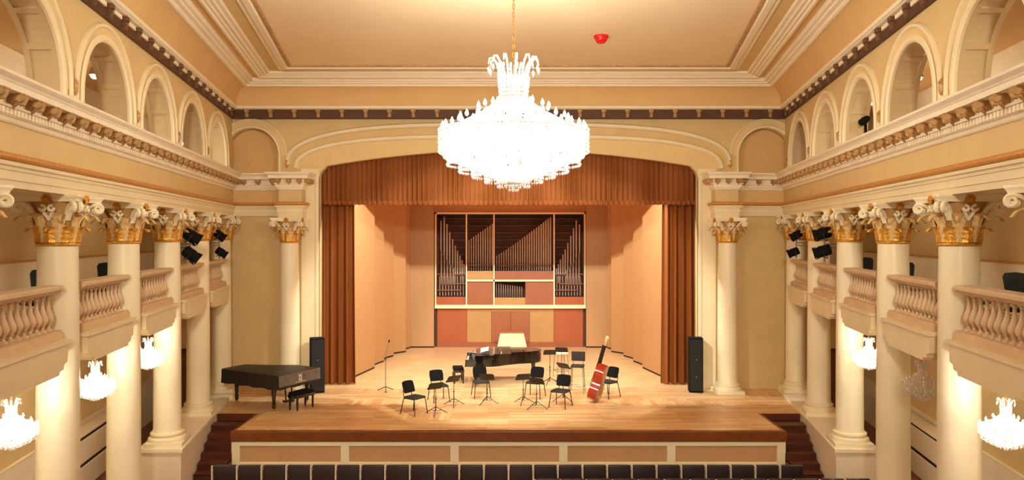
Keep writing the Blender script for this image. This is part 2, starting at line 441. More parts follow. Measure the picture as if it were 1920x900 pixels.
# little brackets on the dark frieze, white soffit tiles between them
bk = MB(); bk.box(-.045,.045,-.05,.02,8.42,8.65); bk.rbox(-.07,.07,-.08,.02,8.57,8.655,.012); bk.rbox(-.05,.05,-.065,.02,8.44,8.51,.02)
bkm = bk.mesh('frieze_bracket', M['oldgold'])
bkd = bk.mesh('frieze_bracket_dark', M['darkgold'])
tl = MB(); tl.box(-.19,.19,-.03,0,8.56,8.635)
tlm = tl.mesh('soffit_tile', M['white'])
for i in range(-11, 12):
    o = link('frieze_bracket', bkm, ceiling); o.location = (i*.733, 23.1-.07, 0)
for s in SIDES:
    for i in range(26):
        Y = 22.75-.733*i
        o = link('frieze_bracket', bkd, ceiling); o.location = (SX(s,4.53,Y), Y, 0); o.rotation_euler = (0,0,-s*(PI/2+ALPHA))
        Y -= .366
        o = link('soffit_tile', tlm, ceiling); o.location = (SX(s,4.53,Y), Y, 0); o.rotation_euler = (0,0,-s*(PI/2+ALPHA))

# ------------------------------------------------------------------ proscenium wall
def zopen(x): return 7.445-.01533*x*x
OPW = 5.9
top = []
n = 40
for i in range(n+1):
    x = -OPW+.22+(2*OPW-.44)*i/n
    top.append((x, zopen(x)))
cl = [( -OPW, 6.58), (-OPW+.02, 6.7), (-OPW+.08, 6.80)]
cr = [(-a, b) for a, b in reversed(cl)]
opening = [(-OPW, -.02)]+cl+top+cr+[(OPW, -.02)]
NX, NZ, NR = 8.03, 7.27, .86
def nich(s): return [(s*(NX-NR), 6.45), (s*(NX-NR), NZ)]+[(s*(NX+NR*math.cos(PI-PI*i/20)), NZ+NR*math.sin(PI-PI*i/20)) for i in range(1, 20)]+[(s*(NX+NR), NZ), (s*(NX+NR), 6.45)]
outer = [(-12.5, FLOOR-.1), (-OPW, FLOOR-.1)]+opening+[(OPW, FLOOR-.1), (12.5, FLOOR-.1), (12.5, 9.6), (-12.5, 9.6)]
wall_back = struct(plate('wall_back', outer, [nich(-1), nich(1)], -.35, 0, bmap, M['yellow']))
for s in SIDES:
    q = MB(); a, b = sorted((s*7.0, s*9.2)); q.box(a, b, YB+.35, YB+.4, 6.3, 8.4); q.build('niche_back', M['cove'], wall_back)
    # niche archivolt
    q = MB()
    ins = arc(s*NX, NZ, NR+.035, PI, 0, 28)
    ins = [(ins[0][0], 6.7)]+ins+[(ins[-1][0], 6.7)]
    out = arc(s*NX, NZ, 1.12, PI, 0, 28); 
    bar(q, ins, .09, .07, bmap); bar(q, out, .06, .06, bmap)
    q.build('niche_archivolt', M['cream'], wall_back, True)
    q = MB(); q.prism(arc(s*NX, NZ, 1.1, PI, 0, 28)+arc(s*NX, NZ, NR, 0, PI, 28), bmap, 0, .02); q.build('niche_band', M['bandpaint'], wall_back)
# cream band and mouldings of the proscenium arch
def basket(off):
    """outline of the arch moved outwards by off"""
    pts = []
    for i in range(41):
        x = -OPW+.05+(2*OPW-.1)*i/40
        pts.append((x*(1+off/OPW*.98), zopen(x*.97)+off*.92))
    return pts
# traced curves of the two rolls (from one foot to the other)
def roll(foot, k1, topz):
    """super-ellipse from foot (x,z) to crown height"""
    fxx, fzz = foot; out = []
    for i in range(61):
        t = PI*i/60; c, s_ = math.cos(t), math.sin(t)
        x = fxx*math.copysign(abs(c)**k1[0], -c); z = fzz+(topz-fzz)*abs(s_)**k1[1]
        out.append((x, z))
    return out
R_out = roll((6.89, 6.98), (.62, .80), 8.23)
R_in = roll((6.62, 6.86), (.60, .80), 7.86)
q = MB(); bar(q, R_out, .15, .1, bmap); bar(q, R_in, .15, .11, bmap); q.build('proscenium_roll', M['cream'], wall_back, True)
inner_edge = [(-OPW, 6.3)]+cl+top+cr+[(OPW, 6.3)]
band = [(x, z) for x, z in R_in]+[(x, z) for x, z in reversed(inner_edge)]
q = MB()
m_ = len(R_in)
def resamp(p, n):
    d = [0]
    for i in range(1, len(p)): d.append(d[-1]+math.dist(p[i], p[i-1]))
    out = []; j = 0
    for i in range(n):
        t = d[-1]*i/(n-1)
        while j < len(p)-2 and d[j+1] < t: j += 1
        f = (t-d[j])/max(1e-9, d[j+1]-d[j]); out.append((p[j][0]+(p[j+1][0]-p[j][0])*f, p[j][1]+(p[j+1][1]-p[j][1])*f))
    return out
A_, B_ = resamp(R_in, 90), resamp(inner_edge, 90)
vs_ = []; fs_ = []
for (a, b), (c, d) in zip(A_, B_):
    vs_ += [bmap(a, b, .0), bmap(a, b, .025), bmap(c*.998+.002*a, d, .025), bmap(c, d, -.06)]
for i in range(89):
    for k in range(3): fs_.append((i*4+k, i*4+k+1, i*4+4+k+1, i*4+4+k))
q.add(vs_, fs_); q.build('proscenium_band', M['bandpaint'], wall_back, True)
# cream jambs beside the opening, with a rounded inner edge
for s in SIDES:
    q = MB(); a, b = sorted((s*OPW, s*6.45)); q.box(a, b, YB-.06, YB+.02, 0, 6.85)
    a, b = sorted((s*(OPW-.0), s*(OPW+.12))); q.rbox(a, b, YB-.1, YB+.02, 0, 6.62, .03)
    q.build('proscenium_jamb', M['cream'], wall_back)
    # little gilded drop where niche arch and proscenium roll meet
    q = MB(); q.lathe([(.002,-.16),(.03,-.1),(.05,-.03),(.035,.03),(.055,.07),(.02,.12),(.002,.14)], 10, (s*6.9, YB-.07, 7.02)); q.build('gilded_drop', M['gold'], wall_back, True)
# doors at the ends of the aisles
for i, s in enumerate(SIDES):
    q = MB(); xa, xb = sorted((s*9.75, s*10.75))
    q.box(xa, xb, YB-.05, YB, FLOOR, 1.15)
    d = struct(q.build('door_%d' % (i+1), M['door']))
    q = MB(); q.box(xa-.1, xa, YB-.08, YB, FLOOR, 1.25); q.box(xb, xb+.1, YB-.08, YB, FLOOR, 1.25); q.box(xa, xb, YB-.08, YB, 1.15, 1.25); q.build('door_frame', M['darkwood'], d)
    q = MB()
    for z0, z1 in ((FLOOR+.15, -.1), (.05, 1.0)): q.rbox(xa+.14, xb-.14, YB-.075, YB-.04, z0, z1, .015)
    q.build('door_panel', M['door'], d)

# ------------------------------------------------------------------ entablature
ENT = [(-.4,5.38),(.06,5.38),(.06,5.47),(.08,5.475),(.08,5.585),(.10,5.59),(.105,5.63),(.14,5.645),(.14,5.69)]
GLD = [(-.1,5.69),(.12,5.69),(.15,5.705),(.17,5.735),(.165,5.77),(.14,5.79),(.1,5.80),(-.1,5.80)]
FRZ = [(-.4,5.80),(.04,5.80),(.04,6.18),(-.4,6.18)]
CRN = [(-.4,6.17),(.06,6.17),(.08,6.19),(.09,6.235),(.12,6.24),(.12,6.33),(.16,6.335),(.165,6.365),(.11,6.37),(.11,6.50),(.29,6.505),(.295,6.58),(.305,6.585),(.32,6.61),(.35,6.635),(.37,6.655),(.37,6.69),(-.4,6.70)]
def extr(prof, fn, a0, a1):
    mb = MB(); mb.prism(prof, lambda p, z, a: fn(a, z, p), a0, a1); return mb
md = MB()   # modillion: local x across, -y out of the wall
md.prism([(-.02,.128),(.185,.128),(.192,.10),(.188,.06),(.168,.035),(.142,.03),(.118,.046),(.092,.044),(.066,.01),(.04,-.03),(.0,-.046),(-.02,-.04)], lambda a,b,d: (d,-a,b), -.06, .06)
md.tube([(0,-.19,.05),(0,-.165,.02),(0,-.13,.018),(0,-.1,.04),(0,-.06,.0),(0,-.03,-.04)], [.02,.034,.036,.034,.032,.02], 8)
md.box(-.07,.07,-.2,.02,.112,.13)
mdm = md.mesh('modillion', M['oldgold'], True)
dn = MB()
def dentils(fn, a0, a1, p0, p1):
    mb = MB(); n = int(abs(a1-a0)/.095); st = (a1-a0)/n
    for i in range(n):
        a = a0+st*i
        pts = [fn(aa, z, p) for z in (6.25,6.325) for aa, p in ((a,p0),(a+st*.6,p0),(a+st*.6,p1),(a,p1))]
        mb.hexa(pts[:4], pts[4:])
    return mb
for i, s in enumerate(SIDES):
    fn = smap(s)
    t = struct(extr(ENT+[(-.4,5.69)], fn, YR, YB).build('trim_%d' % (i+1), M['cream']))
    extr(GLD, fn, YR, YB).build('gilded_rope', M['coralgold'], t, True)
    extr(FRZ, fn, YR, YB).build('frieze', M['yellow'], t)
    extr(CRN, fn, YR, YB).build('cornice', M['white'], t)
    dentils(fn, 3.0, YB-.15, .1, .155).build('dentil_course', M['white'], t)
    for k in range(42):
        Y = 22.9-.478*k
        o = link('modillion', mdm, t); o.location = (*fn(Y, 6.372, .11)[:2], 6.372); o.rotation_euler = (0,0,-s*(PI/2+ALPHA))
    # run on the proscenium wall, from the corner to the block over the half column, and the block itself
    t2 = struct(MB().build('trim_%d' % (i+3), M['cream'])) if False else None
    xa, xb = s*8.75, s*6.9
    t2 = struct(extr(ENT+[(-.4,5.69)], bmap, xa, xb).build('trim_%d' % (i+3), M['cream']))
    extr(GLD, bmap, xa, xb).build('gilded_rope', M['coralgold'], t2, True)
    extr(FRZ, bmap, xa, xb).build('frieze', M['cove'], t2)
    extr(CRN, bmap, xa, xb).build('cornice', M['white'], t2)
    dentils(bmap, s*8.55, s*7.1, .1, .155).build('dentil_course', M['white'], t2)
    for k in range(3):
        o = link('modillion', mdm, t2); o.location = (s*(8.2-.45*k), YB-.11, 6.372)
    CX, HW, D = s*6.66, .37, .55
    def layered(prof, z_lo, z_hi):
        mb = MB()
        for (p0, z0), (p1, z1) in zip(prof[:-1], prof[1:]):
            if abs(z1-z0) < 1e-4 and abs(p1-p0) < 1e-4: continue
            if p0 < -.2 or p1 < -.2: continue
            q0, q1 = p0-.06, p1-.06
            mb.hexa([(CX-HW-q0,YB,z0),(CX+HW+q0,YB,z0),(CX+HW+q0,YB-D-q0,z0),(CX-HW-q0,YB-D-q0,z0)],
                    [(CX-HW-q1,YB,max(z1,z0+.002)),(CX+HW+q1,YB,max(z1,z0+.002)),(CX+HW+q1,YB-D-q1,max(z1,z0+.002)),(CX-HW-q1,YB-D-q1,max(z1,z0+.002))])
        return mb
    bl = struct(layered([(.06,5.30)]+ENT[1:], 0, 0).build('trim_%d' % (i+5), M['cream']))
    layered(GLD[1:-1], 0, 0).build('gilded_rope', M['coralgold'], bl)
    layered(FRZ[1:3], 0, 0).build('frieze', M['yellow'], bl)
    layered(CRN[1:-1], 0, 0).build('cornice', M['white'], bl)
    for k in range(3):
        o = link('modillion', mdm, bl); o.location = (CX-.32+.32*k, YB-D-.05, 6.372)
    for k in range(2):
        for e in SIDES:
            o = link('modillion', mdm, bl); o.location = (CX+e*(HW+.05), YB-.12-.28*k, 6.372); o.rotation_euler = (0,0,e*PI/2)

# ------------------------------------------------------------------ upper arcade
AR, AZ = 1.07, 6.95
AY = [9.71+2.87*i for i in range(-2, 5)]
for i, s in enumerate(SIDES):
    fn = smap(s)
    holes = [[(y-AR-.03, 6.62), (y-AR-.03, AZ)]+[(y+(AR+.03)*math.cos(PI-PI*k/24), AZ+(AR+.03)*math.sin(PI-PI*k/24)) for k in range(1, 24)]+[(y+AR+.03, AZ), (y+AR+.03, 6.62)] for y in AY]
    wl = struct(plate('wall_arcade_'+SIDE_NAME[s], [(YR,6.3),(YB+.1,6.3),(YB+.1,9.3),(YR,9.3)], holes, -.5, 0, fn, M['yellow']))
    for y in AY:
        # archivolt: white inner ring down to the sill, flat band, outer ring that ends on the pier with a foot
        q = MB()
        pin = arc(y, AZ, AR+.05, PI, 0, 30); pin = [(pin[0][0], 6.68)]+pin+[(pin[-1][0], 6.68)]
        bar(q, pin, .12, .06, fn)
        po = arc(y, AZ, 1.33, PI*1.0, 0, 30); po = [(po[0][0], 7.18-.45)]+po[0:]+[(po[-1][0], 7.18-.45)]
        po2 = arc(y, AZ, 1.33, PI, 0, 30); po2 = [(po2[0][0]-.0, 7.05-.2)]+po2+[(po2[-1][0], 7.05-.2)]
        bar(q, po2, .075, .07, fn)
        q.build('archivolt', M['cream'], wl, True)
        q = MB(); q.prism(arc(y, AZ, 1.33, PI, 0, 30)+arc(y, AZ, AR+.02, 0, PI, 30), fn, 0, .018); q.build('arch_band', M['bandpaint'], wl)
        # coffered reveal
        q = MB()
        def seg(a0, a1, h0, h1, r0=AR, r1=AR+.045, n=3):
            for k in range(n):
                b0, b1 = a0+(a1-a0)*k/n, a0+(a1-a0)*(k+1)/n
                P = []
                for r in (r0, r1):
                    for b, h in ((b0,h0),(b1,h0),(b1,h1),(b0,h1)):
                        P.append(fn(y+r*math.cos(b), AZ+r*math.sin(b), h))
                q.hexa(P[:4], P[4:])
        for h0, h1 in ((0,-.09),(-.41,-.5)):
            seg(0, PI, h0, h1, n=30)
            for e in SIDES:
                P = [fn(y+e*r, z, h) for z in (6.62, AZ) for r, h in ((AR,h0),(AR+.045,h0),(AR+.045,h1),(AR,h1))]; q.hexa(P[:4], P[4:])
        for k in range(7):
            a = PI*k/6; seg(a-.045, a+.045, -.05, -.45, n=1)
        q.build('coffer_rib', M['gallery'], wl)
        q = MB(); seg(0, PI, -.01, -.49, AR+.026, AR+.06, n=30); 
        for e in SIDES:
            P = [fn(y+e*r, z, h) for z in (6.62, AZ) for r, h in ((AR+.026,-.01),(AR+.06,-.01),(AR+.06,-.49),(AR+.026,-.49))]; q.hexa(P[:4], P[4:])
        q.build('coffer_field', M['gallery'], wl)
    for c in [COLY[0]-2.87]+COLY:
        q = MB(); P = [fn(Y, z, h) for z in (6.83, 6.87) for Y, h in ((c-.17,0),(c+.17,0),(c+.17,.06),(c-.17,.06))]; q.hexa(P[:4], P[4:]); q.build('pier_foot', M['cream'], wl)
        q = MB(); x, y_, z = fn(c, 7.02, .06); q.lathe([(.002,-.12),(.03,-.08),(.045,-.02),(.03,.03),(.05,.06),(.02,.1),(.002,.12)], 10, (x, y_, z)); q.build('gilded_drop', M['oldgold'], wl, True)
    # gallery behind: floor slab, ceiling and back wall
    for nm, z0, z1, A0 in (('gallery_slab', 5.95, 6.25, 5.0), ('gallery_ceiling', 8.30, 8.42, 5.1)):
        q = MB(); q.hexa([(SX(s,A0,YR),YR,z0),(SX(s,A0,YB),YB,z0),(SX(s,7.1,YB),YB,z0),(SX(s,7.1,YR),YR,z0)],
                         [(SX(s,A0,YR),YR,z1),(SX(s,A0,YB),YB,z1),(SX(s,7.1,YB),YB,z1),(SX(s,7.1,YR),YR,z1)])
        struct(q.build(nm, M['gallery'] if 'ceil' not in nm else M['cove']))
    q = MB(); q.hexa([(SX(s,6.95,YR),YR,6.25),(SX(s,6.95,YB),YB,6.25),(SX(s,7.05,YB),YB,6.25),(SX(s,7.05,YR),YR,6.25)],
                     [(SX(s,6.95,YR),YR,8.3),(SX(s,6.95,YB),YB,8.3),(SX(s,7.05,YB),YB,8.3),(SX(s,7.05,YR),YR,8.3)])
    gw = struct(q.build('wall_gallery_'+SIDE_NAME[s], M['white']))
    for y in AY:    # blind arches on the gallery's back wall
        q = MB(); fg = smap(s, 6.95)
        pa = arc(y+.5, 7.15, .62, PI, 0, 20); pa = [(pa[0][0], 6.25)]+pa+[(pa[-1][0], 6.25)]
        bar(q, pa, .09, .05, fg); q.build('blind_arch', M['cream'], gw, True)
        q = MB(); q.prism(pa, fg, .0, .012); q.build('blind_arch_field', M['gallery'], gw)

# ------------------------------------------------------------------ stage
apron = [(-6.75,18.26),(6.75,18.26),(6.75,20.06),(SX(1,4.38,20.06),20.06),(SX(1,4.38,23.0),23.0),(SX(1,4.38,23.0),YB),(SX(-1,4.38,23.0),YB),(SX(-1,4.38,23.0),23.0),(SX(-1,4.38,20.06),20.06),(-6.75,20.06)]
mb = MB(); mb.prism(apron, lambda a,b,d: (a,b,d), -.2, 0)
stage = struct(mb.build('stage_floor', M['apron']))
mb = MB(); mb.box(-8, 8, YB, 33.5, -.2, .0); struct(mb.build('stage_floor', M['stage']))
q = MB(); q.rbox(-6.79, 6.79, 18.2, 18.34, -.255, .006, .02); q.box(-6.77,-6.7,18.3,20.05,-.255,.004); q.box(6.7,6.77,18.3,20.05,-.255,.004); q.build('nosing', M['nosing'], stage)
xs = [-6.77, -4.0, -1.32, 1.34, 3.98, 6.77]
q = MB(); q.box(-6.77, 6.77, 18.24, 18.32, -.36, -.255); q.box(-6.77, 6.77, 18.24, 18.32, -.95, -.78)
for x in xs: 
    a = min(max(x, -6.67), 6.67); q.box(a-.1, a+.1, 18.242, 18.32, -.8, -.33)
q.build('front_frame', M['cream'], stage)
for a, b in zip(xs[:-1], xs[1:]):
    q = MB(); q.box(a, b, 18.29, 18.33, -.85, -.3); q.build('front_panel', M['tan'], stage)
    q = MB(); a2, b2 = max(a+.1,-6.57), min(b-.1,6.57)
    bar(q, [(a2,-.36),(b2,-.36),(b2,-.78),(a2,-.78)], .03, .025, lambda a,b,h: (a,18.29-h,b), True); q.build('panel_moulding', M['cream'], stage)
q = MB(); 
for e in SIDES: q.box(*sorted((e*6.68, e*6.74)), 18.3, 20.06, FLOOR, -.2)
q.build('stage_side', M['tan'], stage)
# steps at both ends of the stage
for s in SIDES:
    st = thing('stage_steps', 'dark red-brown wooden steps beside the stage, %s' % ('at the covered grand piano' if s < 0 else 'at the end away from the covered piano'), 'steps', (s*7.2, 18.8, FLOOR), 0, 'steps up to the stage')
    for k in range(7):
        y1 = 20.06-.0; y0 = 20.06-.365*k; ya = y0-.365; z = -.1357*(k)-.004
        q = MB()
        z -= .1357*0
        if k == 0: continue
        P = [(s*6.76, ya+.365), (SX(s,4.36,ya+.365), ya+.365), (SX(s,4.36,ya), ya), (s*6.76, ya)]
        q.prism(P, lambda a,b,d: (a-s*7.2,b-18.8,d-FLOOR), FLOOR, z)
        P2 = [(s*6.76, ya+.365), (SX(s,4.36,ya+.365), ya+.365), (SX(s,4.36,ya-.025), ya-.025), (s*6.76, ya-.025)]
        q.prism(P2, lambda a,b,d: (a-s*7.2,b-18.8,d-FLOOR), z-.035, z+.004)
        q.build('step', M['darkwood'], st)
    q = MB(); P = [(s*6.76, 20.06), (SX(s,4.36,20.06), 20.06), (SX(s,4.36,20.06), 20.03), (s*6.76, 20.03)]
    q.prism(P, lambda a,b,d: (a-s*7.2,b-18.8,d-FLOOR), -.2, -.002); q.build('riser', M['darkwood'], st)
    # podium that carries the three columns nearest the stage
    q = MB(); y0, y1 = 16.45, YB
    q.hexa([(SX(s,4.38,y0),y0,FLOOR),(SX(s,4.38,y1),y1,FLOOR),(SX(s,5.3,y1),y1,FLOOR),(SX(s,5.3,y0),y0,FLOOR)],
           [(SX(s,4.38,y0),y0,.05),(SX(s,4.38,y1),y1,.05),(SX(s,5.3,y1),y1,.05),(SX(s,5.3,y0),y0,.05)])
    q.hexa([(SX(s,4.34,y0-.04),y0-.04,.0),(SX(s,4.34,y1),y1,.0),(SX(s,5.32,y1),y1,.0),(SX(s,5.32,y0-.04),y0-.04,.0)],
           [(SX(s,4.34,y0-.04),y0-.04,.08),(SX(s,4.34,y1),y1,.08),(SX(s,5.32,y1),y1,.08),(SX(s,5.32,y0-.04),y0-.04,.08)])
    struct(q.build('podium_slab', M['tan'] if False else M['white']))

# ------------------------------------------------------------------ stage shell
pl = [((664.5,25.07),(697,26.56)), ((698,27.25),(714,27.94)), ((714,28.6),(731,29.2)), ((731,29.9),(751,30.3)), ((751,31.05),(765,31.4)), ((765,31.55),(813,31.55))]
words_ = ['nearest the curtain', 'second from the curtain', 'third from the curtain', 'fourth from the curtain', 'the narrow one before the corner', 'facing the hall beside the organ']
for s in SIDES:
    for k, ((pa, ya), (pb, yb_)) in enumerate(pl):
        xa, xb = fx(pa, ya), fx(pb, yb_)
        if k < 5:
            # lengthen towards the next panel so no gap shows
            dx, dy = xb-xa, yb_-ya; L = math.hypot(dx, dy); ux, uy = dx/L, dy/L
            e_ = .28 if k < 4 else .1; xb, yb_ = xb+ux*e_, yb_+uy*e_
            if k == 0: xa, ya = xa-ux*.8, ya-uy*.8
        else:
            xa -= .02; ya = yb_ = 31.7
            dx, dy = xb-xa, yb_-ya
        L = math.hypot(xb-xa, yb_-ya)
        ang = math.atan2(yb_-ya, (xb-xa))
        mid = ((xa+xb)/2, (ya+yb_)/2)
        if k == 5 and s > 0: mid = (mid[0]-.13, mid[1])
        r = thing('acoustic_panel', 'tall orange wooden stage panel, %s, %s' % (words_[k], 'mic-stand side' if s < 0 else 'double-bass side'), 'panel', (-s*mid[0] if s > 0 else mid[0], mid[1], 0), ang if s < 0 else PI-ang, 'wooden panels round the stage')
        q = MB(); h = 7.15
        q.box(-L/2, L/2, (0 if s < 0 else -.09), (.09 if s < 0 else 0), .06, h); q.build('veneer_board', M['panel'], r)
        q = MB(); q.box(-L/2, L/2, (.01 if s < 0 else -.08), (.08 if s < 0 else -.01), 0, .06); q.build('base', M['slot'], r)
mb = MB(); mb.box(-7, 7, 24.3, 33.4, 7.9, 8.0); struct(mb.build('stage_ceiling', M['orgred']))
mb = MB(); mb.box(-8, 8, 33.3, 33.5, 0, 7.9); 
for s in SIDES: mb.box(*sorted((s*6.9, s*7.1)), YB+.36, 33.4, 0, 7.9)
struct(mb.build('wall_stage', M['orgred']))
mb = MB(); mb.box(-3.25, 3.3, 31.85, 31.95, 5.75, 7.9); struct(mb.build('wall_above_organ', M['panel']))

# unseen added batten shield: its lip cuts the light off the upper panels
mb = MB(); mb.box(-4.8, 4.8, 24.65, 24.68, 6.37, 6.98); mb.box(-4.8, 4.8, 23.98, 24.68, 6.95, 6.98)
for e in SIDES: mb.box(*sorted((e*4.8, e*4.83)), 23.98, 24.68, 6.5, 6.98)
struct(mb.build('added_batten_shield', M['blacksat']))

# ------------------------------------------------------------------ columns
def leaf_mesh(name, mt, h, w0, curl, r0, r1, lobes=5):
    """acanthus leaf standing on the bell at angle 0 (+x is outwards)"""
    mb = MB(); n = 12; rows = []
    for i in range(n+1):
        t = i/n
        if t < .72:
            u = t/.72; r = r0+(r1-r0)*u**1.6+.012; z = h*u
        else:
            u = (t-.72)/.28; a = u*PI*.95
            r = r1+.012+curl*(1-math.cos(a))*.75; z = h+curl*.55*math.sin(a)-curl*.35*(1-math.cos(a))*.8
        wd = w0*(1-.25*t)*(1-.28*abs(math.sin(lobes*PI*t)))
        if t > .85: wd *= max(.25, 1-(t-.85)/.15*.8)
        rows.append([(r+.016*(1 if k == 0 else 0)-.02*abs(k)**2*.5, k*wd, z) for k in (-1, -.5, 0, .5, 1)])
    vs = [p for row in rows for p in row]; vs += [(p[0]-.016, p[1]*.96, p[2]-.004) for row in rows for p in row]
    m = (n+1)*5; fs = []
    for i in range(n):
        for k in range(4):
            fs.append((i*5+k, i*5+k+1, i*5+6+k, i*5+5+k)); fs.append((m+i*5+k, m+i*5+5+k, m+i*5+6+k, m+i*5+k+1))
        fs.append((i*5, i*5+5, m+i*5+5, m+i*5)); fs.append((i*5+4, m+i*5+4, m+i*5+9, i*5+9))
    fs.append((0, m, m+1, 1)); fs += [(k, m+k, m+k+1, k+1) for k in range(1, 4)]+[(n*5+k, n*5+k+1, m+n*5+k+1, m+n*5+k) for k in range(4)]
    mb.add(vs, fs); return mb.mesh(name, mt, True)
def make_column():
    """local z 0 = top of the podium; 5.30 tall"""
    r = thing('column', 'x', 'column')
    b = MB(); b.box(-.41,.41,-.41,.41,0,.1); b.lathe([(.40,.1),(.405,.13),(.395,.17),(.36,.19),(.335,.2),(.335,.22),(.345,.235),(.36,.25),(.355,.28),(.325,.3),(.305,.31),(.305,.33)], 36)
    b.build('base', M['column'], r, True)
    sh = MB(); sh.lathe([(.31,.32),(.295,.36),(.292,1.2),(.288,2.4),(.278,3.6),(.268,4.5),(.268,4.56)], 40); sh.build('shaft', M['column'], r, True)
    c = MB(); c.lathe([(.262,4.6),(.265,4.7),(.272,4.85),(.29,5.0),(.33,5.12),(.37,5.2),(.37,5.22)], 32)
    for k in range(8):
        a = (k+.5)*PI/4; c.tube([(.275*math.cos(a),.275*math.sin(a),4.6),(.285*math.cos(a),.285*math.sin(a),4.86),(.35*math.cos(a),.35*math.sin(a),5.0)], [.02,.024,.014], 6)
    cap = c.build('capital', M['bellshade'], r, True)
    g = MB(); g.lathe([(.268,4.6),(.275,4.62),(.278,4.8),(.272,4.815)], 32); g.build('gilded_band', M['gold'], cap, True)
    g = MB(); g.lathe([(.262,4.545),(.29,4.555),(.298,4.575),(.29,4.595),(.262,4.605)], 36); g.build('astragal', M['gold'], cap, True)
    l1 = leaf_mesh('lower_leaf', M['gold'], .205, .098, .085, .286, .312, 4)
    l2 = leaf_mesh('upper_leaf', M['leafcream'], .37, .115, .13, .275, .345, 5)
    for k in range(8):
        o = link('lower_leaf', l1, cap); o.location = (0,0,4.605); o.rotation_euler = (0,0,k*PI/4)
        o = link('upper_leaf', l2, cap); o.location = (0,0,4.61); o.rotation_euler = (0,0,(k+.5)*PI/4)
    # corner volutes
    v = MB(); pts = []; rad = []
    for i in range(10):
        t = i/9; pts.append((.29+.27*t**1.35, 0, .33+.25*math.sin(t*PI/2))); rad.append(.028)
    cx, cz = .565, .505
    for i in range(1, 22):
        a = PI/2-i*2*PI/12; q = .075*(1-i/26); pts.append((cx+q*math.cos(a), 0, cz+q*math.sin(a))); rad.append(.028-.0007*i)
    v.tube(pts, rad, 6, flat=1.0)
    for j in range(len(v.v)): v.v[j] = (v.v[j][0], v.v[j][1]*1.25, v.v[j][2])
    vm = v.mesh('volute', M['column'], True)
    for k in range(4):
        for e in (-1, 1):
            o = link('volute', vm, cap); o.location = (0,0,4.605); o.rotation_euler = (0,0,PI/4+k*PI/2+e*.075)
    # inner helices, gilded
    hx = MB()
    hp = [(.30,.0,.33),(.34,.05,.42),(.37,.085,.5)]+[(.385, .06+.04*math.cos(PI/6-i*.7), .5+.04*math.sin(PI/6-i*.7)) for i in range(1,9)]
    hx.tube(hp, [.026]*3+[.022]*8, 6)
    for j in range(len(hx.v)): pass
    hm = hx.mesh('helix', M['column'], True)
    hx2 = MB(); hx2.v = [(a,-b,c_) for a,b,c_ in hx.v]; hx2.f = hx.f; hm2 = hx2.mesh('helix', M['column'], True)
    for k in range(4):
        for mm in (hm, hm2):
            o = link('helix', mm, cap); o.location = (0,0,4.605); o.rotation_euler = (0,0,k*PI/2)
    # abacus with hollow sides and cut corners
    ab = MB(); poly = []
    for k in range(4):
        a = k*PI/2
        for j in range(-6, 7):
            t = j/6; y = t*.44; x = .375+.1*t*t*1.0
            poly.append((x*math.cos(a)-y*math.sin(a), x*math.sin(a)+y*math.cos(a)))
    for z0, z1, sc0, sc1 in ((5.2,5.235,.95,.97),(5.235,5.27,.97,1.02),(5.27,5.30,1.02,1.02)):
        n_ = len(poly)
        ab.add([(a*sc0,b*sc0,z0) for a,b in poly]+[(a*sc1,b*sc1,z1) for a,b in poly], [tuple(reversed(range(n_))), tuple(range(n_,2*n_))]+[(i,(i+1)%n_,n_+(i+1)%n_,n_+i) for i in range(n_)])
    ab.build('abacus', M['column'], cap)
    fl = MB(); fl.ball((.40,0,5.245), .04, 8)
    for k in range(6): fl.ball((.395, .045*math.cos(k*PI/3), 5.245+.045*math.sin(k*PI/3)), .028, 6)
    fm = fl.mesh('fleuron', M['gold'], True)
    for k in range(4):
        o = link('fleuron', fm, cap); o.rotation_euler = (0,0,k*PI/2)
    return r
column = Maker(make_column())
cw = {5:'nearest the stage wall', 4:'second from the stage wall', 3:'third from the stage wall', 2:'fourth from the stage wall', 1:'fifth from the stage wall', 0:'cut off by the photo edge'}
for s in SIDES:
    for k in range(5, -1, -1):
        Y = COLY[k]
        o = column.put('cream Corinthian column with gilded capital, %s, %s' % (cw[k], 'left side' if s < 0 else 'right side'), (SX(s,4.8,Y), Y, .08), -s*ALPHA*-1 if False else s*-ALPHA, 'columns along the sides of the hall')
        if k <= 2:
            for c in o.children:
                if c.name.startswith('base'): c.location.z = -.4
                elif c.name.startswith('shaft'): c.scale.z = 1.0943; c.location.z = -.43
                else: pass
        else:
            for c in o.children:
                if c.name.startswith('base'): c.location.z = 0
                elif c.name.startswith('shaft'): c.scale.z = 1; c.location.z = 0
    column.put('cream Corinthian column standing against the stage wall, %s' % ('behind the covered piano' if s < 0 else 'on the double-bass side of the curtain'), (s*6.67, 22.76, .0), 0, 'columns flanking the stage opening')
# pedestals below the columns that stand clear of the podium
for s in SIDES:
    for k in range(0, 3):
        Y = COLY[k]; q = MB()
        q.rbox(-.44,.44,-.44,.44,FLOOR,-.32,.015)
        o = q.build('pedestal_slab', M['white']); o.location = (SX(s,4.8,Y), Y, 0); o.rotation_euler = (0,0,-s*ALPHA); struct(o)

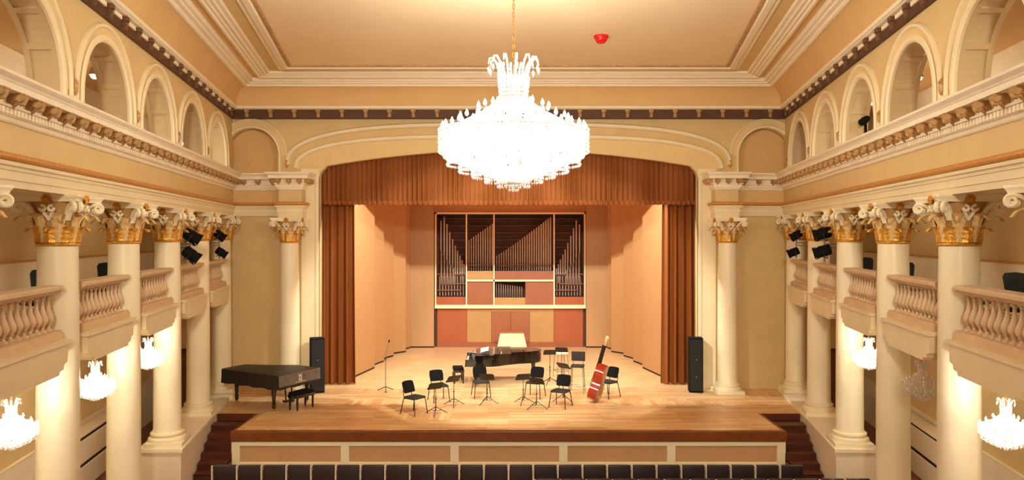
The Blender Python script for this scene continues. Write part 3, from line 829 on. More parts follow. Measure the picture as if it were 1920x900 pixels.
# ------------------------------------------------------------------ balcony
BF = 3.286
for i, s in enumerate(SIDES):
    q = MB()
    prof = [(5.02,2.9),(5.02,3.28),(7.1,3.28),(7.1,2.9)]
    q.prism(prof, lambda A, z, Y: (SX(s,A,Y), Y, z), YR, YB)
    bs = struct(q.build('balcony_slab', M['cream']))
    for k in range(6):   # console under each bay, stepped at both ends
        q = MB(); y = BAYY[k]
        q.prism([(y-.78,2.82),(y+.78,2.82),(y+.80,2.87),(y+.93,2.88),(y+.95,2.95),(y+1.06,2.97),(y+1.06,3.22),(y+1.09,3.24),(y+1.09,3.28),(y-1.09,3.28),(y-1.09,3.24),(y-1.06,3.22),(y-1.06,2.97),(y-.95,2.95),(y-.93,2.88),(y-.80,2.87)], lambda a,z,A: (SX(s,A,a),a,z), 4.5, 5.06)
        q.prism([(y-1.11,3.235),(y+1.11,3.235),(y+1.11,3.286),(y-1.11,3.286)], lambda a,z,A: (SX(s,A,a),a,z), 4.46, 4.98)
        q.build('soffit_console', M['cream'], bs)
bal_prof = [(.06,0),(.06,.035),(.03,.045),(.024,.075),(.045,.11),(.072,.15),(.079,.185),(.07,.235),(.048,.29),(.03,.345),(.022,.41),(.022,.46),(.03,.47),(.026,.485),(.048,.5),(.048,.53)]
def make_balustrade():
    r = thing('balustrade', 'x', 'balustrade'); L = 1.06
    q = MB(); q.prism([(-.15,0),(.15,0),(.15,.1),(.13,.115),(.13,.14),(-.13,.14),(-.13,.115),(-.15,.1)], lambda a,b,d: (a,d,b), -L, L); q.build('plinth', M['stucco'], r)
    q = MB(); q.prism([(-.08,.66),(.08,.66),(.1,.68),(.12,.69),(.135,.71),(.16,.72),(.16,.765),(.14,.785),(-.14,.785),(-.16,.765),(-.16,.72),(-.135,.71),(-.12,.69),(-.1,.68)], lambda a,b,d: (a,d,b), -L, L); q.build('handrail', M['stucco'], r)
    b = MB(); b.lathe(bal_prof, 14); bm_ = b.mesh('baluster', M['stucco'], True)
    for k in range(11):
        o = link('baluster', bm_, r); o.location = (0, -.93+.186*k, .135)
    return r
balus = Maker(make_balustrade())
bw = {5:'nearest the stage wall', 4:'second bay from the stage wall', 3:'third bay from the stage wall', 2:'fourth bay from the stage wall', 1:'nearest the viewer, between the two widest columns'}
for s in SIDES:
    for k in range(5, 0, -1):
        Y = BAYY[k]
        balus.put('stone-coloured balcony balustrade on the %s, %s' % ('left' if s < 0 else 'right', {5:'bay nearest the stage wall',4:'second bay from the stage wall',3:'third bay from the stage wall',2:'fourth bay from the stage wall',1:'bay nearest the viewer, cut by the edge'}[k]), (SX(s,4.72,Y), Y, BF), -s*ALPHA, 'balcony balustrades between the columns')

# dark chairs standing on the balcony
def make_balcony_chair(seatm):
    r = thing('balcony_chair', 'x', 'chair')
    q = MB(); q.rbox(-.22,.22,-.22,.2,.42,.48,.02); q.build('seat', seatm, r)
    q = MB()
    poly = [(-.15,.56),(.15,.56),(.21,.92),(.17,.975),(0,.99),(-.17,.975),(-.21,.92)]
    q.prism(poly, lambda a,b,d: (a,d+.12*(b-.5),b), .2, .25); q.build('backrest', seatm, r)
    for x in (-.18,.18):
        for y in (-.18,.2):
            q = MB(); q.tube([(x,y,0),(x*.95,y*.95,.43)], .014, 6); q.build('leg', M['blacksat'], r)
        q = MB(); q.tube([(x*.8,.19,.42),(x*.8,.27,.6)], .012, 6); q.build('back_post', M['blacksat'], r)
    return r
bc = Maker(make_balcony_chair(M['teal']))
for (px, py, s, A, t) in ((188,497,-1,5.35,'in the fourth bay from the stage wall, left side'), (66,508,-1,5.35,'behind the left balustrade nearest the viewer'),
                    (1709,490,1,5.35,'in the fourth bay from the stage wall, right side'), (1634,490,1,5.5,'in the third bay from the stage wall, right side'),
                    (1829,503,1,5.35,'beside the column at the right balustrade nearest the viewer'), (1916,513,1,5.45,'at the right edge above the balustrade nearest the viewer')):
    rel = (712-px) if s < 0 else (px-1195)
    Y = F*A/rel
    o = bc.put('dark balcony chair '+t, (SX(s,A,Y), Y, BF), PI-s*.9, 'chairs on the balcony'); o.scale = (.74, .9, 1)

# ------------------------------------------------------------------ stage drapes
def pleats(x0, x1, y, amp, lam, zf0, zf1, rows, seed, flare=0):
    rnd = random.Random(seed); n = int((x1-x0)/lam*10); mb = MB(); ph = 0; prof = []
    for i in range(n+1):
        ph += 2*PI/10*(1+.45*(rnd.random()-.5))
        prof.append((x0+(x1-x0)*i/n, math.sin(ph), .65+.35*math.sin(ph*.13+seed)))
    m = len(prof)
    for side in (0, .035):
        for j in range(rows+1):
            t = j/rows
            for x, sn, a in prof:
                z = zf0(x)*(1-t)+zf1(x, sn)*t
                mb.v.append((x+flare*t*t*(x-(x0+x1)/2), y+amp*a*sn*(.55+.45*t)+side, z))
    N = m*(rows+1); f = []
    for j in range(rows):
        for i in range(m-1):
            a = j*m+i; f.append((a, a+1, a+m+1, a+m)); f.append((N+a, N+a+m, N+a+m+1, N+a+1))
    for i in range(m-1): f.append((i, N+i, N+i+1, i+1)); a = rows*m+i; f.append((a, a+1, N+a+1, N+a))
    for j in range(rows):
        a = j*m; f.append((a, a+m, N+a+m, N+a)); a += m-1; f.append((a, N+a, N+a+m, a+m))
    mb.f += f
    return mb
v = thing('valance', 'pleated rust-brown valance hanging across the top of the stage opening', 'curtain', (0, 23.73, 5.78))
q = pleats(-6.3, 6.3, 0, .05, .16, lambda x: 2.0, lambda x, s: .012*s, 8, 3); q.build('pleated_cloth', M['drape'], v, True)
q = pleats(-6.25, 6.25, -.012, .052, .16, lambda x: .1, lambda x, s: -.03+.012*s, 2, 3); q.build('hem_fringe', mat('valance_fringe', (150, 80, 28), .8, var=.2, scale=30), v, True)
for s in SIDES:
    v = thing('stage_curtain', 'rust-brown side curtain drawn back at the %s' % ('black speaker behind the covered piano' if s < 0 else 'speaker on the double-bass side'), 'curtain', (s*5.5, 23.98, .02), 0, 'side curtains of the stage')
    x0, x1 = (-.85, .56) if s < 0 else (-.56, .85)
    q = pleats(x0, x1, 0, .14, .25, lambda x: 6.9, lambda x, sn: .0, 14, 5+s, .06); q.build('pleated_cloth', M['drape2'], v, True)

# ------------------------------------------------------------------ organ
OY = 31.8
def ox(px): return fx(px, OY)
def oz(py): return fz(py, OY)
org = thing('pipe_organ', 'pipe organ with silver pipes in a cream frame above red and tan wooden panels', 'organ', (0, OY, 0))
q = MB(); q.box(ox(818), ox(1096), 1.1, 1.15, 1.6, oz(399)); q.build('case_back', M['orgdark'], org)
q = MB()
def fr(pa, pb, ya, yb_, d0=-.12, d1=.12): q.box(ox(pa), ox(pb), d0, d1, oz(yb_), oz(ya))
fr(816,1097.5,398.5,401.5); fr(816,1097.5,571,577.5,-.2); fr(816,818.5,398.5,577); fr(1095,1097.5,398.5,577)
fr(873.5,876,401,572); fr(925,927.5,401,572); fr(1037.5,1040,401,572); fr(876,1038,524,527.5)
q.build('frame', M['orgcream'], org)
bays = [(818.5,873.5),(876,925),(927.5,1037.5),(1040,1095)]
for bi, (a, b) in enumerate(bays):
    for y in range(408, 512, 14):
        q = MB(); q.box(ox(a), ox(b), 1.0, 1.08, oz(y+1.0), oz(y)); q.build('swell_shutter', M['slat'], org)
def wood(pa, pb, ya, yb_, mt, d=0, nm='case_panel'):
    q = MB(); q.rbox(ox(pa), ox(pb), d, d+.06, oz(yb_), oz(ya), .012); q.build(nm, M[mt], org)
wood(818.5,873.5,556.5,571,'orgred'); wood(1040,1095,556.5,571,'orgred'); wood(876,925,508,524,'orgtan'); wood(927.5,1037.5,508,524,'orgwood')
wood(876,925,528,571,'orgwood'); wood(985,1037.5,528,571,'orgwood'); wood(927.5,985,558,571,'orgtan')
def pipe(px, ytop, ybot, wpx, d, mt='tin'):
    q = MB(); r = wpx*.8/2/F*OY; x = ox(px); z1, z0 = oz(ytop), oz(ybot)
    q.lathe([(r*.25, z0-.35), (r*.9, z0-.02), (r, z0), (r, z0+.12), (r*.8, z0+.14), (r, z0+.2), (r, z1), (r*.85, z1+.01)], 12, (x, d, 0)); q.build('pipe', M[mt], org, True)
cs = 3.2156
def c2(u, v_): return 800+u/cs, 380+v_/cs
for u, v_ in ((80,108),(100,82),(117,130),(134,178),(152,222),(168,260),(182,292),(197,322),(210,350),(222,376)):
    x, y = c2(u, v_); pipe(x, y, 517, 4.0, .45)
    x2, y2 = c2(2*505-u-2, v_+24); pipe(x2, y2, 517, 4.0, .45)
for u, v_ in ((85,290),(103,320),(121,350),(140,372),(158,395)):
    x, y = c2(u, v_); pipe(x, y, 521, 4.4, .28, 'tin2'); x2, y2 = c2(2*505-u-2, v_+14); pipe(x2, y2, 521, 4.4, .28, 'tin2')
for k in range(11):
    t = k/10; x, y = c2(252+143*t, 228-100*t); pipe(x, y, 500-3*t, 2.6+1.3*t, .4)
for k in range(24):
    t = k/23; x, y = c2(422+328*t, 322-236*t**1.08); pipe(x, y, 497+8*t, 2.3+2.2*t, .4)
for k in range(12):
    x, y = c2(420+14*k, 490+2*k); pipe(x, y, 549, 2.2, .3, 'tin2')
# tracker rails and supports at the pipe feet
for a, b in ((819,873),(1041,1094)):
    for k, y in enumerate((514, 532, 544)):
        q = MB(); q.box(ox(a+(k==1)*8), ox(b-(k==2)*9), .2, .6, oz(y+1.4), oz(y)); q.build('rack_board', M['orgwood'], org)
    for k in range(9):
        q = MB(); x = ox(a+4+k*5.6); q.tube([(x,.38,oz(518)),(x,.38,oz(556))], .035, 8); q.build('pipe_foot', M['tin2'], org, True)
for a, b, y in ((877,924,497),(928,1037,498)):
    q = MB(); q.box(ox(a), ox(b), .25, .65, oz(y+1.6), oz(y)); q.build('rack_board', M['slat'], org)
# panels below
for (a, b, mt, d, yt) in ((819.5,875.5,'orgred',.05,577),(875.5,921.5,'orgtan',.05,577),(921.5,957.5,'orgmid',0,584),(957.5,993,'orgmid',0,584),(993,1038.5,'orgtan',.05,577),(1038.5,1093.5,'orgred',.05,577)):
    q = MB(); q.box(ox(a)+.005, ox(b)-.005, d, d+.07, .22, oz(yt)); q.build('base_panel', M[mt], org)
q = MB(); q.box(ox(921.5), ox(993), .02, .08, oz(584), oz(577.5)); q.build('case_panel', M['orgtan'], org)
q = MB(); q.box(ox(819.5), ox(1093.5), .06, .14, 0, .22); q.build('plinth', M['orgwood'], org)
q = MB(); q.box(ox(814.5), ox(1098.5), .2, .26, 0, 1.68); q.build('shadow_gap_board', M['orgdark'], org)
org_gap = None

# cream covered organ console behind the open piano
con = thing('organ_console', 'cream sloping-topped console in front of the organ, behind the black piano', 'console', (fx(960,30.2), 30.2, 0))
q = MB(); q.hexa([(-.5,-.35,0),(.5,-.35,0),(.5,.4,0),(-.5,.4,0)], [(-.5,-.35,.36),(.5,-.35,.36),(.5,.4,.7),(-.5,.4,.7)]); q.build('body', M['orgmid'], con)
q = MB(); q.hexa([(-.58,-.55,.33),(.58,-.55,.33),(.485,.36,.72),(-.485,.36,.72)], [(-.58,-.56,.36),(.58,-.56,.36),(.485,.36,.76),(-.485,.36,.76)]); q.build('sloping_lid', M['cloth'], con)
q = MB(); q.rbox(-.52,.52,.36,.42,.2,.84,.015); q.build('back_board', M['orgwood'], con)

# ------------------------------------------------------------------ grand pianos
OUT = [(-.75,.0),(-.75,1.85),(-.72,2.05),(-.62,2.22),(-.45,2.33),(-.28,2.35),(-.12,2.3),(.02,2.18),(.12,2.0),(.19,1.8),(.25,1.6),(.34,1.4),(.47,1.2),(.61,1.04),(.71,.88),(.75,.7),(.75,.0)]
def xyz(a, b, d): return (a, b, d)
def piano_leg(q, x, y, ztop=.64):
    q.lathe([(.035,.07),(.05,.1),(.055,.2),(.045,.24),(.065,.5),(.075,.56),(.075,ztop)], 12, (x, y, 0))
def add_legs(p, mt):
    for x, y in ((-.62,.32),(.62,.32),(-.34,2.1)):
        q = MB(); piano_leg(q, x, y); lg = q.build('leg', mt, p, True)
        q = MB(); q.lathe([(.012,.03),(.03,.06),(.03,.08)], 10, (x,y,0)); 
        q.ball((x, y, .032), .032, 10); q.build('caster', M['brass'], lg, True)
    q = MB()
    for x in (-.13,.13): q.tube([(x,.42,.64),(x*.8,.4,.2)], .02, 8)
    q.rbox(-.17,.17,.33,.47,.14,.2,.01); q.build('pedal_lyre', mt, p)
    for k in (-1,0,1):
        q = MB(); q.rbox(k*.07-.018,k*.07+.018,.2,.36,.14,.155,.005); q.build('pedal', M['brass'], p)
gp = thing('grand_piano', 'open black concert grand piano at centre stage with sheet music on its desk', 'piano', (fx(874,24.3), 24.3, 0), -PI/2+math.radians(1))
gp.scale = (1.05, 1.05, 1.02)
body = [(a, max(b, .3)) for a, b in OUT]
q = MB(); q.prism(body, xyz, .62, .97); q.build('case', M['black'], gp, True)
q = MB(); q.prism([(a*1.015, b if b > .1 else .85) if b > .85 else (a*1.015, .85) for a, b in OUT], xyz, .972, .995); q.build('lid', M['black'], gp)
q = MB(); q.box(-.755,.755,.86,1.38,.997,1.02); q.build('folded_lid_flap', mat('lid_underside', (52, 26, 18), .15, var=.1, coat=.4), gp)
for e in SIDES:
    q = MB(); q.rbox(*sorted((e*.69,e*.755)),0,.34,.62,.97 if False else .84,.02); q.build('cheek', M['black'], gp)
q = MB(); q.rbox(-.75,.75,-.01,.34,.62,.70,.01); q.build('keybed', M['black'], gp)
q = MB()
for k in range(52): q.box(-.63+k*.0243,-.63+k*.0243+.0232,.03,.18,.70,.735)
q.build('white_keys', M['ivory'], gp)
q = MB(); pat = (1,1,0,1,1,1,0)
for k in range(51):
    if pat[k % 7]: q.box(-.63+k*.0243+.016,-.63+k*.0243+.03,.08,.18,.735,.75)
q.build('black_keys', M['ebony'], gp)
q = MB(); q.rbox(-.69,.69,.19,.215,.71,.93,.008); q.build('fallboard', M['black'], gp)
q = MB(); q.hexa([(-.5,.42,.975),(.5,.42,.975),(.5,.44,.975),(-.5,.44,.975)],[(-.52,.72,1.03),(.52,.72,1.03),(.52,.74,1.03),(-.52,.74,1.03)]); dk = q.build('music_desk', M['black'], gp)
q = MB(); q.hexa([(-.5,.3,.974),(.5,.3,.974),(.5,.8,.974),(-.5,.8,.974)],[(-.5,.3,.98),(.5,.3,.98),(.5,.8,.98),(-.5,.8,.98)]); q.build('pin_block', M['black'], gp)
q = MB(); q.tube([(.55,1.1,1.0),(.55,1.04,1.14)], .012, 6); q.build('lid_prop', M['chrome'], gp)
add_legs(gp, M['black'])
for k, (dx, lab) in enumerate(((-.32,'white sheet music at the far end of the open piano desk'),(.12,'white sheet music on the near end of the open piano desk'))):
    q = MB()
    pts = [(-.21,0),(0,.012),(.21,0)]
    q.hexa([(-.2,0,0),(.2,0,0),(.2,.26,.06),(-.2,.26,.06)], [(-.2,-.002,.006),(.2,-.002,.006),(.2,.258,.066),(-.2,.258,.066)])
    o = q.build('sheet_music', M['paper']); tag(o, lab, 'sheet music', 'sheet music on the piano')
    mw = Matrix.Translation(gp.location) @ Matrix.Rotation(gp.rotation_euler[2], 4, 'Z')
    o.location = mw @ Vector((dx*1.05, .46*1.05-.012, 1.012)); o.rotation_euler = gp.rotation_euler
# the piano under a cover
ca = math.atan2(-.49, -.87)
cp = thing('covered_piano', 'grand piano under a black cloth cover in front of the stage-wall column', 'piano', (-5.79, 20.66, 0), math.atan2(.49, -.87)-PI/2)
cov = [(-.78,-.02),(-.78,2.20),(-.74,2.28),(-.66,2.31),(-.04,2.31),(.06,2.29),(.12,2.2),(.24,1.9),(.4,1.45),(.6,1.1),(.75,.88),(.78,.75),(.78,-.02)]
n = len(cov); q = MB(); rndc = random.Random(4)
rows = [(1.0,1.005),(.985,1.03),(1.0,1.0),(1.012,.85),(1.02,.72),(1.025,.62)]
vs_ = []
cx0, cy0 = 0, 1.0
dense = resamp(cov+[cov[0]], 90)[:-1]
n = len(dense)
for ri, (sc, z) in enumerate([(.0,1.025),(.5,1.022),(.93,1.018),(.99,1.005),(1.0,.97),(1.005,.85),(1.012,.72),(1.018,.63)]):
    for i, (a, b) in enumerate(dense):
        wv = .012*math.sin(i*1.7)*(ri > 4)*(ri-4)*.5
        vs_.append((cx0+(a-cx0)*(sc+wv), cy0+(b-cy0)*(sc+wv), z+(.012*math.sin(i*.9+1) if ri == 7 else 0)))
fs_ = []
for r_ in range(7):
    for i in range(n): j = (i+1) % n; fs_.append((r_*n+i, r_*n+j, (r_+1)*n+j, (r_+1)*n+i))
q.add(vs_, fs_); q.build('cloth_cover', M['cover'], cp, True)
q = MB(); q.prism([(a*.97, .02+b*.98) for a, b in OUT], xyz, .64, .96); q.build('case', M['black'], cp)
q = MB(); q.hexa([(-.77,-.045,.70),(.77,-.045,.70),(.77,-.02,.70),(-.77,-.02,.70)],[(-.775,-.03,.99),(.775,-.03,.99),(.775,-.0,.995),(-.775,-.0,.995)]); fl = q.build('front_flap', M['flap'], cp)
q = MB(); q.tube([(-.775,-.03,.995),(.775,-.03,.995)], .012, 6); q.build('flap_piping', M['steel'], fl)
# pale lyre emblem on the flap
q = MB(); em = lambda a, z: (a, -.052+.05*(z-.7), z)
for e in SIDES: q.tube([em(e*.02,.79),em(e*.055,.82),em(e*.05,.88),em(e*.03,.91),em(e*.06,.95)], .009, 6)
q.tube([em(-.05,.925),em(.05,.925)], .007, 6); q.tube([em(0,.79),em(0,.94)], .008, 6)
q.tube([em(-.06,.785),em(.06,.785)], .01, 6)
q.tube([em(-.2,.745),em(-.1,.75),em(0,.742),em(.1,.75),em(.2,.745)], .008, 6)
q.build('lyre_emblem', M['paper'], fl, True)
add_legs(cp, M['black'])
def make_bench(mt, pad):
    r = thing('piano_bench', 'x', 'bench')
    q = MB(); q.rbox(-.33,.33,-.17,.17,.43,.5,.03); q.build('padded_seat', pad, r, True)
    q = MB(); q.rbox(-.34,.34,-.18,.18,.34,.43,.01); q.build('frame', mt, r)
    for x in (-.29,.29):
        for y in (-.14,.14):
            q = MB(); q.lathe([(.02,0),(.028,.1),(.032,.34)], 8, (x,y,0)); q.build('leg', mt, r)
    return r
pb = Maker(make_bench(M['black'], M['satin']))
pb.put('black bench pushed under the front of the covered piano', (-5.72, 20.62, 0), cp.rotation_euler[2], 'piano benches')
cr_ = copy_tree(pb.r); cr_.location = (fx(859,24.35), 24.35, 0); cr_.rotation_euler = (0,0,PI/2+.15); cr_['label'] = 'dark artist bench at the keyboard end of the open piano'
for ch in cr_.children: 
    if ch.name.startswith('padded'): ch.scale = (.75,1,1)
    elif ch.name.startswith('frame'): ch.scale = (.75,1,1)

# ------------------------------------------------------------------ chairs and stands
def make_chair():
    r = thing('orchestra_chair', 'x', 'chair')
    q = MB(); poly = [(-.22,-.2),(-.19,-.225),(.19,-.225),(.22,-.2),(.235,.0),(.225,.18),(.19,.21),(-.19,.21),(-.225,.18),(-.235,.0)]
    n = len(poly); L = [(1,.43),(1.02,.445),(1.0,.47),(.9,.48),(.5,.486)]
    q.add([(a*s_,b*s_,z) for s_, z in L for a, b in poly], [(k*n+i,k*n+(i+1)%n,(k+1)*n+(i+1)%n,(k+1)*n+i) for k in range(4) for i in range(n)]+[tuple(reversed(range(n))), tuple(4*n+i for i in range(n))])
    q.build('seat', M['grey'], r, True)
    q = MB(); nx_, nz_ = 8, 6; vs = []
    for side in (0, 1):
        for j in range(nz_+1):
            for i in range(nx_+1):
                u, v_ = i/nx_*2-1, j/nz_*2-1
                wd = .208*(1-.10*max(0, v_)**3-.06*max(0,-v_)**2)
                zz = .70+.155*v_*(1-.10*abs(u)**4)
                yy = .245+.05*v_-.035*(u*u)+(.045 if side else 0)*(1-.5*max(abs(u), abs(v_))**6)
                vs.append((u*wd, yy, zz))
    m_ = (nx_+1)*(nz_+1); fs = []
    for j in range(nz_):
        for i in range(nx_):
            a = j*(nx_+1)+i; b = a+nx_+1
            fs += [(a,a+1,b+1,b),(m_+a,m_+b,m_+b+1,m_+a+1)]
    edge = [i for i in range(nx_+1)]+[j*(nx_+1)+nx_ for j in range(1,nz_+1)]+[nz_*(nx_+1)+i for i in range(nx_-1,-1,-1)]+[j*(nx_+1) for j in range(nz_-1,0,-1)]
    for a, b in zip(edge, edge[1:]+edge[:1]): fs.append((a, b, m_+b, m_+a))
    q.add(vs, fs); q.build('backrest', M['satin'], r, True)
    for x in (-1, 1):
        q = MB(); q.tube([(x*.19,-.16,.43),(x*.21,-.2,.4),(x*.245,-.25,0)], .0125, 8); q.build('leg', M['blacksat'], r, True)
        q = MB(); q.tube([(x*.19,.15,.43),(x*.21,.2,.4),(x*.245,.28,0)], .0125, 8); q.build('leg', M['blacksat'], r, True)
        q = MB(); q.tube([(x*.15,.12,.425),(x*.15,.22,.44),(x*.15,.255,.5),(x*.15,.275,.62)], .011, 8); q.build('back_post', M['blacksat'], r, True)
        q = MB(); q.tube([(x*.19,-.16,.425),(x*.19,.16,.425)], .01, 8); q.build('side_rail', M['blacksat'], r, True)
    return r
ch = Maker(make_chair())
def yaw(f): return math.atan2(f[0], -f[1])
for px, py, f, t in ((777,776,(.80,-.60),'alone at the end of the half circle, nearest the covered piano'),
                  (823,752,(.42,-.90),'second from the covered-piano end, facing two low music stands'),
                  (902,744,(.22,-.97),'in front of the open piano keyboard'),
                  (1003,745,(-.35,-.94),'in front of the open piano tail'),
                  (1051,763,(-.45,-.89),'standing nearest the stage edge left of the double bass'),
                  (1140,744,(-.75,-.66),'with the double bass leaning against it')):
    Y = F*4.8/(py-440)
    ch.put('black padded chair '+t, (fx(px, Y), Y, 0), yaw(f), 'chairs of the ensemble')
# tall stools behind
def make_stool(fabric, legm, back):
    r = thing('tall_stool', 'x', 'stool')
    q = MB(); q.rbox(-.2,.2,-.19,.19,.78,.84,.025); q.build('seat', fabric, r, True)
    if back:
        q = MB(); q.rbox(-.21,.21,.17,.215,.93,1.22,.02); q.build('backrest', fabric, r, True)
        for x in (-.15,.15):
            q = MB(); q.tube([(x,.15,.8),(x,.2,.95)], .012, 6); q.build('back_post', legm, r)
    for x in (-1,1):
        for y in (-1,1):
            q = MB(); q.tube([(x*.17,y*.16,.79),(x*.21,y*.21,0)], .013, 8); q.build('leg', legm, r, True)
    q = MB(); q.tube([(-.2,-.2,.22),(.2,-.2,.22),(.2,.2,.22),(-.2,.2,.22)], .011, 6, True); q.build('foot_ring', legm, r)
    return r
Y = 22.7; o = make_stool(M['grey'], M['steel'], True); o.location = (fx(1083,Y), Y, 0); o.rotation_euler = (0,0,yaw((-.2,-.98))); o['label'] = 'tall grey bass stool with a backrest, behind the chairs and stands'
Y = 25.2; o = make_stool(M['cloth'], M['steel'], False); o.location = (fx(1052,Y), Y, 0); o.rotation_euler = (0,0,.3); o['label'] = 'pale backless stool on thin metal legs beyond the music stands'
def make_stand(h, tilt, split=0):
    r = thing('music_stand', 'x', 'stand')
    q = MB(); q.tube([(0,0,.1),(0,0,h*.55)], .013, 8); q.tube([(0,0,h*.5),(0,0,h-.03)], .009, 8); q.build('pole', M['blacksat'], r)
    q = MB(); q.lathe([(.02,h*.53),(.02,h*.57)], 10); q.build('clamp_knob', M['blacksat'], r)
    for k in range(3):
        a = -PI/2+k*2*PI/3+.5
        q = MB(); q.tube([(.012*math.cos(a),.012*math.sin(a),.2),(.33*math.cos(a),.33*math.sin(a),.012)], .01, 6); q.tube([(.01*math.cos(a),.01*math.sin(a),.1),(.17*math.cos(a),.17*math.sin(a),.105)], .006, 6); q.build('leg', M['blacksat'], r)
    q = MB(); c, s_ = math.cos(tilt), math.sin(tilt)
    def T(a, b, d): return (a, -.02+b*c-d*s_, h+b*s_+d*c)
    poly = [(-.2,-.11),(.2,-.11),(.21,.11),(.17,.16),(-.17,.16),(-.21,.11)]
    q.prism(poly, T, 0, .006); q.prism([(-.2,-.11),(.2,-.11),(.2,-.102),(-.2,-.102)], T, .0, .05); q.build('desk', M['blacksat'], r)
    return r
sl = Maker(make_stand(.74, .85)); sh_ = Maker(make_stand(1.0, .75))
GRP = 'music stands on the stage'
for m_, px, py, rz, t in ((sl,817,777,.5,'nearest the stage edge on the covered-piano side'), (sl,851,761,.6,'before the second chair from the covered-piano end'),
                      (sl,913,757,-.1,'before the chair at the open piano keyboard'), (sl,981,757,.3,'before the chair at the open piano tail, the further of two'),
                      (sl,1006,766,-.4,'before the chair at the open piano tail, the nearer of two'), (sh_,1056,752,-.7,'tilted low behind the chair by the double bass'),
                      (sh_,1031,720,.1,'tall one just off the open piano tail'), (sh_,1053,714,-.2,'tall one furthest back beside the pale stool')):
    Y = F*4.8/(py-440)
    m_.put('black music stand, '+t, (fx(px,Y), Y, 0), rz+PI, GRP)
# microphone stand
Y = 22.9; ms = thing('microphone_stand', 'thin microphone stand alone beside the left stage curtain', 'stand', (fx(723,Y), Y, 0))
q = MB(); q.tube([(0,0,.06),(0,0,.98)], .013, 8); q.build('pole', M['steel'], ms)
for k in range(3):
    a = -PI/2+.2+k*2*PI/3; q = MB(); q.tube([(0,0,.14),(.27*math.cos(a),.27*math.sin(a),.012)], .012, 6); q.build('leg', M['blacksat'], ms)
q = MB(); q.lathe([(.02,.96),(.028,.98),(.02,1.0)], 10); q.build('clamp', M['blacksat'], ms)
q = MB(); q.tube([(-.03,0,.92),(.1,.0,1.5)], .009, 8); q.build('boom', M['steel'], ms)
q = MB(); q.tube([(.1,0,1.49),(.112,0,1.55),(.118,0,1.58)], [.018,.024,.016], 10); q.build('microphone', M['blacksat'], ms, True)
# black speakers flanking the opening
spk = thing('column_speaker', 'x', 'speaker')
q = MB(); q.rbox(-.21,.21,-.19,.19,.0,1.66,.025); q.build('cabinet', M['satin'], spk)
q = MB(); q.rbox(-.19,.19,-.205,-.18,.05,1.61,.015); g_ = q.build('grille', M['grille'], spk)
for z in (.48, 1.0):
    q = MB(); q.lathe([(.012,-.006),(.02,0),(.012,.006)], 10); q.v = [(a,-.21+c_,b+z) for a,b,c_ in q.v]; q.build('badge', M['steel'], spk)
spk_m = Maker(spk)
spk_m.put('tall black speaker between the covered piano and the stage curtain', (fx(594,22.75), 22.78, 0), .35, 'speakers flanking the stage')
spk_m.put('tall black speaker before the curtain on the double-bass side', (fx(1304,22.85), 22.85, 0), -.12, 'speakers flanking the stage')

# ------------------------------------------------------------------ double bass
db = thing('double_bass', 'red-brown double bass leaning against the end chair of the ensemble', 'double bass', (fx(1112,21.5), 21.5, .02))
def prof_w(t):
    """half width of the body at height t (0 bottom, 1 top)"""
    pts = [(0,.08),(.03,.2),(.09,.28),(.18,.325),(.28,.33),(.38,.29),(.46,.225),(.52,.195),(.58,.19),(.64,.205),(.7,.23),(.77,.245),(.84,.235),(.9,.19),(.95,.12),(1,.035)]
    for (a, b), (c, d) in zip(pts[:-1], pts[1:]):
        if a <= t <= c: return b+(d-b)*(t-a)/(c-a)
    return .03
H = 1.08; N_ = 40
ol = [(prof_w(i/N_), H*i/N_) for i in range(N_+1)]
full = [(a, b) for a, b in ol]+[(-a, b) for a, b in reversed(ol)]
def bsurf(y0, bulge):
    mb = MB(); n = len(full); vs = []
    for k, sc in enumerate((1, .85, .6, .3, .02)):
        for a, b in full: vs.append((a*sc, y0+bulge*(1-sc**2), H*.42+(b-H*.42)*sc))
    fs = [(k*n+i, k*n+(i+1)%n, (k+1)*n+(i+1)%n, (k+1)*n+i) for k in range(4) for i in range(n)]
    mb.add(vs, fs); mb.add([(a, y0+.0, b) for a, b in full], [tuple(range(n))]); return mb
q = MB(); q.prism([(a*.97,b*.985+.008) for a, b in full], lambda a,b,d: (a,d,b), -.12, .12); q.build('ribs', M['bass'], db, True)
bsurf(-.12, -.035).build('top_plate', M['bass'], db, True); bsurf(.12, .02).build('back_plate', M['bass'], db, True)
q = MB(); q.prism([(-.02,H-.05),(.02,H-.05),(.018,H+.55),(-.018,H+.55)], lambda a,b,d: (a,d,b), -.1, -.055); q.build('neck', M['ebony'], db)
q = MB(); q.prism([(-.045,H-.3),(.045,H-.3),(.02,H+.53),(-.02,H+.53)], lambda a,b,d: (a,d,b), -.155, -.105); q.build('fingerboard', M['ebony'], db)
q = MB(); q.prism([(-.03,H+.53),(.03,H+.53),(.025,H+.72),(-.025,H+.72)], lambda a,b,d: (a,d,b), -.12, -.06)
q.tube([(0,-.09+.05*math.cos(t*.6)*(1-t/22), H+.75+.05*math.sin(t*.6)*(1-t/22)) for t in range(16)], .022, 8); sc_ = q.build('scroll', M['ivory'] if False else mat('scroll_glint_wood', (206, 160, 110), .25, coat=.4), db)  # pale tone paints the reflections on the scroll
for k in range(4):
    q = MB(); e = -1 if k % 2 else 1; q.tube([(e*.02,-.09,H+.57+.035*k),(e*.09,-.09,H+.57+.035*k)], [.007,.012], 6); q.build('tuning_peg', M['chrome'], sc_)
q = MB(); q.prism([(-.07,.44),(.07,.44),(.05,.53),(.03,.55),(-.03,.55),(-.05,.53)], lambda a,b,d: (a,d-.13 if b < .5 else d-.2,b), -.01, .01)
